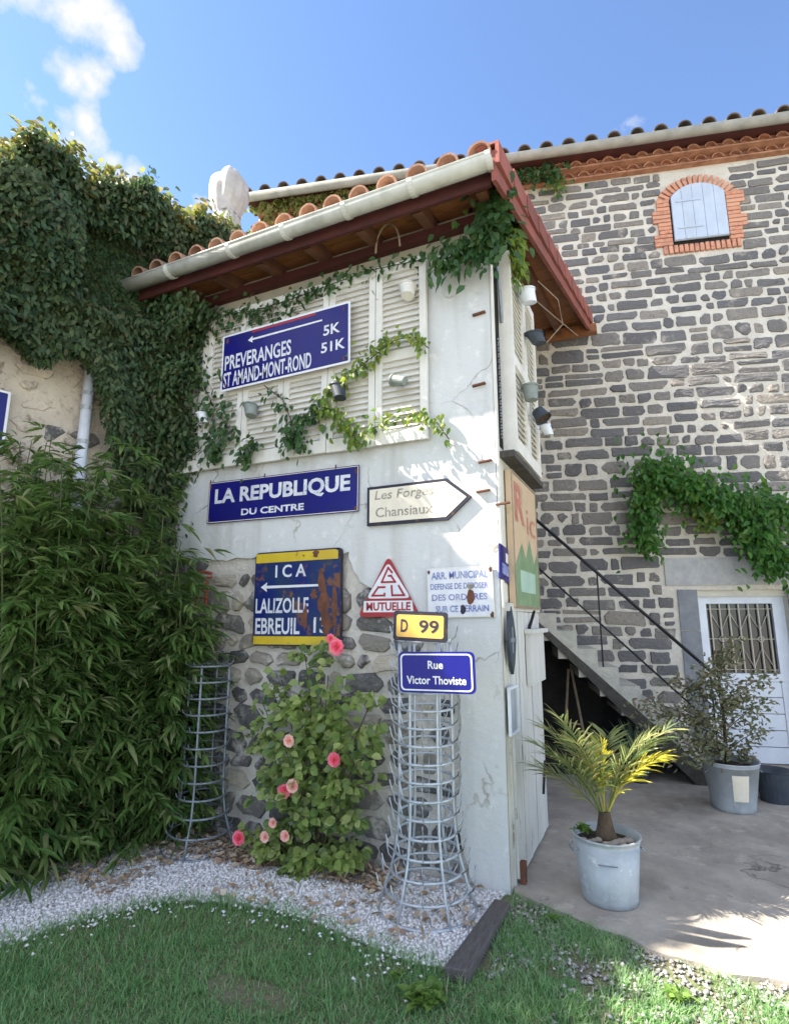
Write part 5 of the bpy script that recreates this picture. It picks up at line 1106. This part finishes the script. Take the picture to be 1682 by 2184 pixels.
leaves('foliage', PT, DT, np.tile([0, 0, 1.0], (n, 1)) + rdir(n) * .6, LT, LT * RN.uniform(.15, .24, n), 'bambooL', bb, sag=.30, wide=.34)
# rose bush
rs = thing('rose_bush', (-1.30, -.25, 0), 'climbing rose bush with pink blooms against the rubble wall', 'rose bush')
rq = random.Random(14); PT = []; DT = []; LT = []
stems = []
tops = [(650, 1395), (690, 1380), (600, 1450), (560, 1500), (540, 1560), (700, 1440), (750, 1480), (780, 1550), (640, 1480), (580, 1600), (610, 1660), (720, 1600), (760, 1660), (660, 1560), (600, 1760), (540, 1780), (740, 1740), (700, 1520), (620, 1540), (580, 1820), (700, 1830), (760, 1820), (790, 1500), (640, 1850)]
for (px, py) in tops:
    e = FA.hit(px, py, rq.uniform(.15, .38)); s0 = np.array([-1.27 + rq.uniform(-.1, .1), -.22 + rq.uniform(-.05, .05), 0.01]); mid = (s0 + e) / 2 + np.array([rq.uniform(-.08, .08), rq.uniform(-.05, .05), .08])
    pts = [(1 - t) ** 2 * s0 + 2 * t * (1 - t) * mid + t * t * e for t in np.linspace(0, 1, 9)]; q = MB(); q.tube(pts, .006, 5, r2=.003); q.build('stem', 'bark', rs, smooth=True)
    for b in range(20):
        t = rq.uniform(.45, 1.05); p = (1 - t) ** 2 * s0 + 2 * t * (1 - t) * mid + t * t * e; rad = rq.uniform(.02, .15); a = rq.uniform(0, 6.28); d = np.array([math.cos(a), math.sin(a) * .8 - .3, rq.uniform(-.4, .6)]); c_ = p + d * rad
        if c_[1] > -.04: c_[1] = -.04
        for j in range(5):
            aa = rq.uniform(0, 6.28); PT.append(c_ + np.array([math.cos(aa), math.sin(aa) * .5, rq.uniform(-.5, .5)]) * .03); DT.append(d * .6 + np.array([math.cos(aa), math.sin(aa), rq.uniform(-.8, .2)])); LT.append(rq.uniform(.04, .075))
PT = np.array(PT); DT = np.array(DT); LT = np.array(LT); n = len(PT)
leaves('foliage', PT, DT, np.tile([.1, -.8, .6], (n, 1)) + rdir(n) * .6, LT, LT * RN.uniform(.6, .8, n), 'roseL', rs, sag=.15, wide=.44)
for i, (px, py, r, pale) in enumerate([(718, 1380, .052, 0), (713, 1620, .042, 0), (607, 1686, .045, 0), (624, 1676, .04, 1), (617, 1580, .038, 1), (510, 1787, .044, 0), (565, 1785, .032, 1), (608, 1783, .032, 1), (582, 1755, .028, 1), (705, 1362, .03, 0)]):
    p = FA.hit(px, py, .42 if i not in (0, 9) else .36); PT = []; DT = []; NN = []
    for ring, (nn, tilt, rad) in enumerate(((4, 1.3, .3), (6, .9, .6), (8, .45, .85), (9, .1, 1.0))):
        for k in range(nn):
            a = 2 * math.pi * (k + ring * .4) / nn; out = np.array([math.cos(a), 0, math.sin(a)]); f_ = np.array([.25, -1, .3]); f_ /= np.linalg.norm(f_)
            d = out * (1 - tilt * .55) + f_ * tilt; PT.append(p + out * r * rad * .25); DT.append(d); NN.append(f_ - out * .6)
    o = leaves('bloom', np.array(PT), np.array(DT), np.array(NN), r * .85, r * 1.0, 'petal_pale' if pale else 'petal', rs, sag=0, kind=None, wide=.5)
    if pale: o['label'] = 'pale faded pink rose bloom'
# tubs and potted plants
def tub(name, c, rt_, rb2, H, label, m='zinc', z0=.022, paper=False, cat='tub'):
    T = thing(name, (c[0], c[1], z0), label, cat)
    q = MB(); q.lathe([(rb2 - .01, 0), (rb2, .004), (rb2 + (rt_ - rb2) * .06, .03), (rb2 + (rt_ - rb2) * .9, H * .9), (rt_ - .004, H * .90), (rt_, H * .93), (rt_ - .002, H * .96), (rt_ + .008, H * .985), (rt_ + .006, H), (rt_ - .006, H), (rt_ - .012, H * .8), (rt_ - .02, H * .78)], (c[0], c[1], z0), n=40); q.build('body', m, T, smooth=True)
    q = MB(); q.lathe([(rt_ - .012, H * .86), (rt_ * .5, H * .90), (.001, H * .92)], (c[0], c[1], z0), n=24, cap=False); q.build('soil', 'soil', T)
    for sx in (-1, 1):
        d = np.array([math.cos(.43) * sx, math.sin(.43) * sx, 0]); tt = np.array([-d[1], d[0], 0]); b_ = np.array([c[0], c[1], z0 + H * .82]) + d * (rt_ - .004)
        q = MB(); q.tube([b_ - tt * .05, b_ - tt * .045 + d * .022 - np.array([0, 0, .02]), b_ + tt * .045 + d * .022 - np.array([0, 0, .02]), b_ + tt * .05], .005, 6); q.build('handle', 'zinc_dark', T)
    return T
t1c = (.462, .15); T = tub('zinc_tub', t1c, .180, .148, .335, 'dented pale zinc tub holding the young palm beside the shed corner')
q = MB(); dv = np.array([.10, -1, 0]); dv /= np.linalg.norm(dv); tt = np.array([-dv[1], dv[0], 0]); b_ = np.array([t1c[0], t1c[1], .25]) + dv * .171
q.tube([b_ - tt * .05 + dv * .004, b_ + tt * .05 + dv * .004], .0035, 5); q.build('rolled_seam', 'zinc_dark', T)
t2c = (1.27, 2.17); T = tub('zinc_bucket', t2c, .215, .155, .38, 'grey zinc bucket with a white paper label holding the dry shrub by the door', m='zinc', cat='bucket')
q = MB(); vs = []
for zz in (.10, .30):
    for a in np.linspace(-1.62, -1.0, 6): rr_ = .155 + (.215 - .155) * zz / .38 + .004; vs.append((t2c[0] + rr_ * math.cos(a), t2c[1] + rr_ * math.sin(a), .022 + zz))
q.add(vs, [(i, i + 1, 7 + i, 6 + i) for i in range(5)]); q.build('paper_label', 'sign_cream', T)
pb = RN.normal(size=(26, 2)) * .07; q = MB()
for i in range(22):
    a = RN.uniform(-2.6, .2); r_ = RN.uniform(.06, .15); s_ = RN.uniform(.015, .032); q.lathe([(.001, -s_ * .6), (s_ * .8, -s_ * .35), (s_, 0), (s_ * .7, s_ * .4), (.001, s_ * .6)], (t1c[0] + r_ * math.cos(a), t1c[1] + r_ * math.sin(a),   .022 + .31), n=8, cap=False)
o = q.build('tub_pebbles', 'pebble', smooth=True); tag(o, 'brown rounded pebbles covering the soil in the palm tub', 'pebbles')
o = rosette('tub_weed', (t1c[0] - .12, t1c[1] + .0, .35), 90, .05, .022, 'weedL', None, up=1.4); del o['kind']; tag(o, 'small leafy weeds at the left rim of the palm tub', 'weed')
# palm
pm = thing('young_palm', (t1c[0], t1c[1], .32), 'young feather palm with a frond coloured sunlit yellow in the pale zinc tub', 'palm')
q = MB(); q.lathe([(.055, 0), (.06, .03), (.045, .08), (.030, .16)], (t1c[0], t1c[1], .31), n=12); q.build('trunk', 'bark', pm)
C0 = np.array([t1c[0], t1c[1], .41])
Rh = np.array([.907, .421, 0]); Fh = np.array([-.421, .907, 0])
fronds = [(-.20, -.15, .50, 0), (.24, -.14, .52, 0), (-.42, -.02, .46, 0), (-.34, .05, .54, 0), (-.32, -.10, .40, 0), (-.36, .16, .28, 0), (-.27, -.08, .62, 0), (.33, -.10, .40, 1), (.40, .15, .44, 0), (.42, -.02, .54, 0), (.02, .0, .42, 2), (.14, .22, .46, 0)]
for i, (dx, dy, dz, yl) in enumerate(fronds):
    dx *= .9; e = C0 + Rh * dx + Fh * dy + np.array([0, 0, dz * .92]); mid = C0 + (Rh * dx + Fh * dy) * .28 + np.array([0, 0, dz * .66])
    tt = np.linspace(0, 1, 14); pts = [(1 - t) ** 2 * C0 + 2 * t * (1 - t) * mid + t * t * e for t in tt]
    q = MB(); q.tube(pts, .006, 5, r2=.0018); fo = q.build('frond', 'palmSun' if yl else 'palmL', pm, smooth=True)
    PT = []; DT = []; LT = []; NN = []
    for t in np.linspace(.28, 1.0, 26):
        p = (1 - t) ** 2 * C0 + 2 * t * (1 - t) * mid + t * t * e; d = 2 * (1 - t) * (mid - C0) + 2 * t * (e - mid); d /= np.linalg.norm(d)
        sd = np.cross(d, [0, 0, 1.0]) + 1e-6; sd /= np.linalg.norm(sd); up = np.cross(sd, d)
        for sg in (-1, 1):
            PT.append(p); DT.append(d * (.7 + .5 * t) + sd * sg * 1.0 + up * RN.uniform(.0, .5) + RN.normal(size=3) * .12); LT.append((.24 if not yl else .22) * (1 - .55 * abs(t - .5)) * RN.uniform(.8, 1.1)); NN.append(up + RN.normal(size=3) * .25)
    LT = np.array(LT); lo = leaves('leaflets', np.array(PT), np.array(DT), np.array(NN), LT, .011 if not yl else .016, 'palmSun' if yl else 'palmL', fo, sag=.22, kind='stuff')
    if yl == 1: fo['label'] = 'palm frond coloured bright yellow for sunlight'
# sword-leaved plant behind the palm
gpnt = G(1365, 1668, .02); T = thing('yucca_plant', (gpnt[0], gpnt[1], .02), 'grey-green sword-leaved plant in a dark pot behind the palm', 'plant')
q = MB(); q.lathe([(.07, 0), (.09, .14), (.10, .15), (.09, .15), (.001, .13)], (gpnt[0], gpnt[1], .022), n=20); q.build('pot', 'pot_dark', T)
n = 60; a = RN.uniform(0, 6.28, n); el = RN.uniform(.5, 1.4, n); D = np.column_stack([np.cos(a) * np.cos(el), np.sin(a) * np.cos(el), np.sin(el)])
leaves('sword_leaves', np.tile([gpnt[0], gpnt[1], .2], (n, 1)), D, rdir(n) * .4 + [0, -1, .3], RN.uniform(.3, .5, n), .022, 'yuccaL', T, sag=.1, kind=None)
# dry shrub in the bucket
sh_ = thing('dry_shrub', (t2c[0], t2c[1], .38), 'sparse olive-brown shrub spreading left from the grey zinc bucket', 'shrub')
q = MB(); e0 = np.array([t2c[0] - .02, t2c[1], .36]); trunk_top = np.array([t2c[0] - .02, t2c[1] + .02, 1.28]); q.tube([e0, (e0 + trunk_top) / 2 + [.015, 0, 0], trunk_top], .016, 8, r2=.008); q.build('trunk', 'bark', sh_, smooth=True)
PT = []; DT = []; LT = []; rs2 = random.Random(31)
ends = [(1375, 1560), (1400, 1500), (1430, 1450), (1350, 1510), (1480, 1470), (1440, 1560), (1420, 1610), (1500, 1430), (1545, 1400), (1560, 1380), (1530, 1460), (1600, 1470), (1630, 1500), (1620, 1560), (1590, 1610), (1520, 1600), (1480, 1620), (1560, 1500), (1500, 1530), (1640, 1440), (1460, 1520)]
FD = Fr(np.array([t2c[0], t2c[1], 0]), Rh)
for (px, py) in ends:
    e = FD.hit(px, py, rs2.uniform(-.15, .22)); z0 = min(max(.45, e[2] - .25), 1.2); s0 = e0 + (trunk_top - e0) * ((z0 - .36) / .92); mid = (s0 + e) / 2 + np.array([0, 0, .05]); pts = [(1 - t) ** 2 * s0 + 2 * t * (1 - t) * mid + t * t * e for t in np.linspace(0, 1, 7)]
    q = MB(); q.tube(pts, .005, 5, r2=.002); q.build('branch', 'bark', sh_, smooth=True)
    for b in range(140):
        t = rs2.uniform(.25, 1.08); p = (1 - t) ** 2 * s0 + 2 * t * (1 - t) * mid + t * t * e + np.array([rs2.gauss(0, .05), rs2.gauss(0, .05), rs2.gauss(0, .045)]); PT.append(p); DT.append([rs2.gauss(0, 1), rs2.gauss(0, 1), rs2.gauss(.2, .7)]); LT.append(rs2.uniform(.03, .06))
PT = np.array(PT); LT = np.array(LT); n = len(PT); leaves('foliage', PT, np.array(DT), rdir(n), LT, LT * .42, 'shrubL', sh_)
gb = G(1630, 1712, .022); T = thing('black_pot', (gb[0] + .1, gb[1] + .1, .022), 'black plastic pot at the right beside the grey zinc bucket', 'pot')
q = MB(); q.lathe([(.12, 0), (.15, .24), (.16, .25), (.15, .25), (.001, .2)], (gb[0] + .1, gb[1] + .1, .022), n=24); q.build('body', 'pot_dark', T, smooth=False)
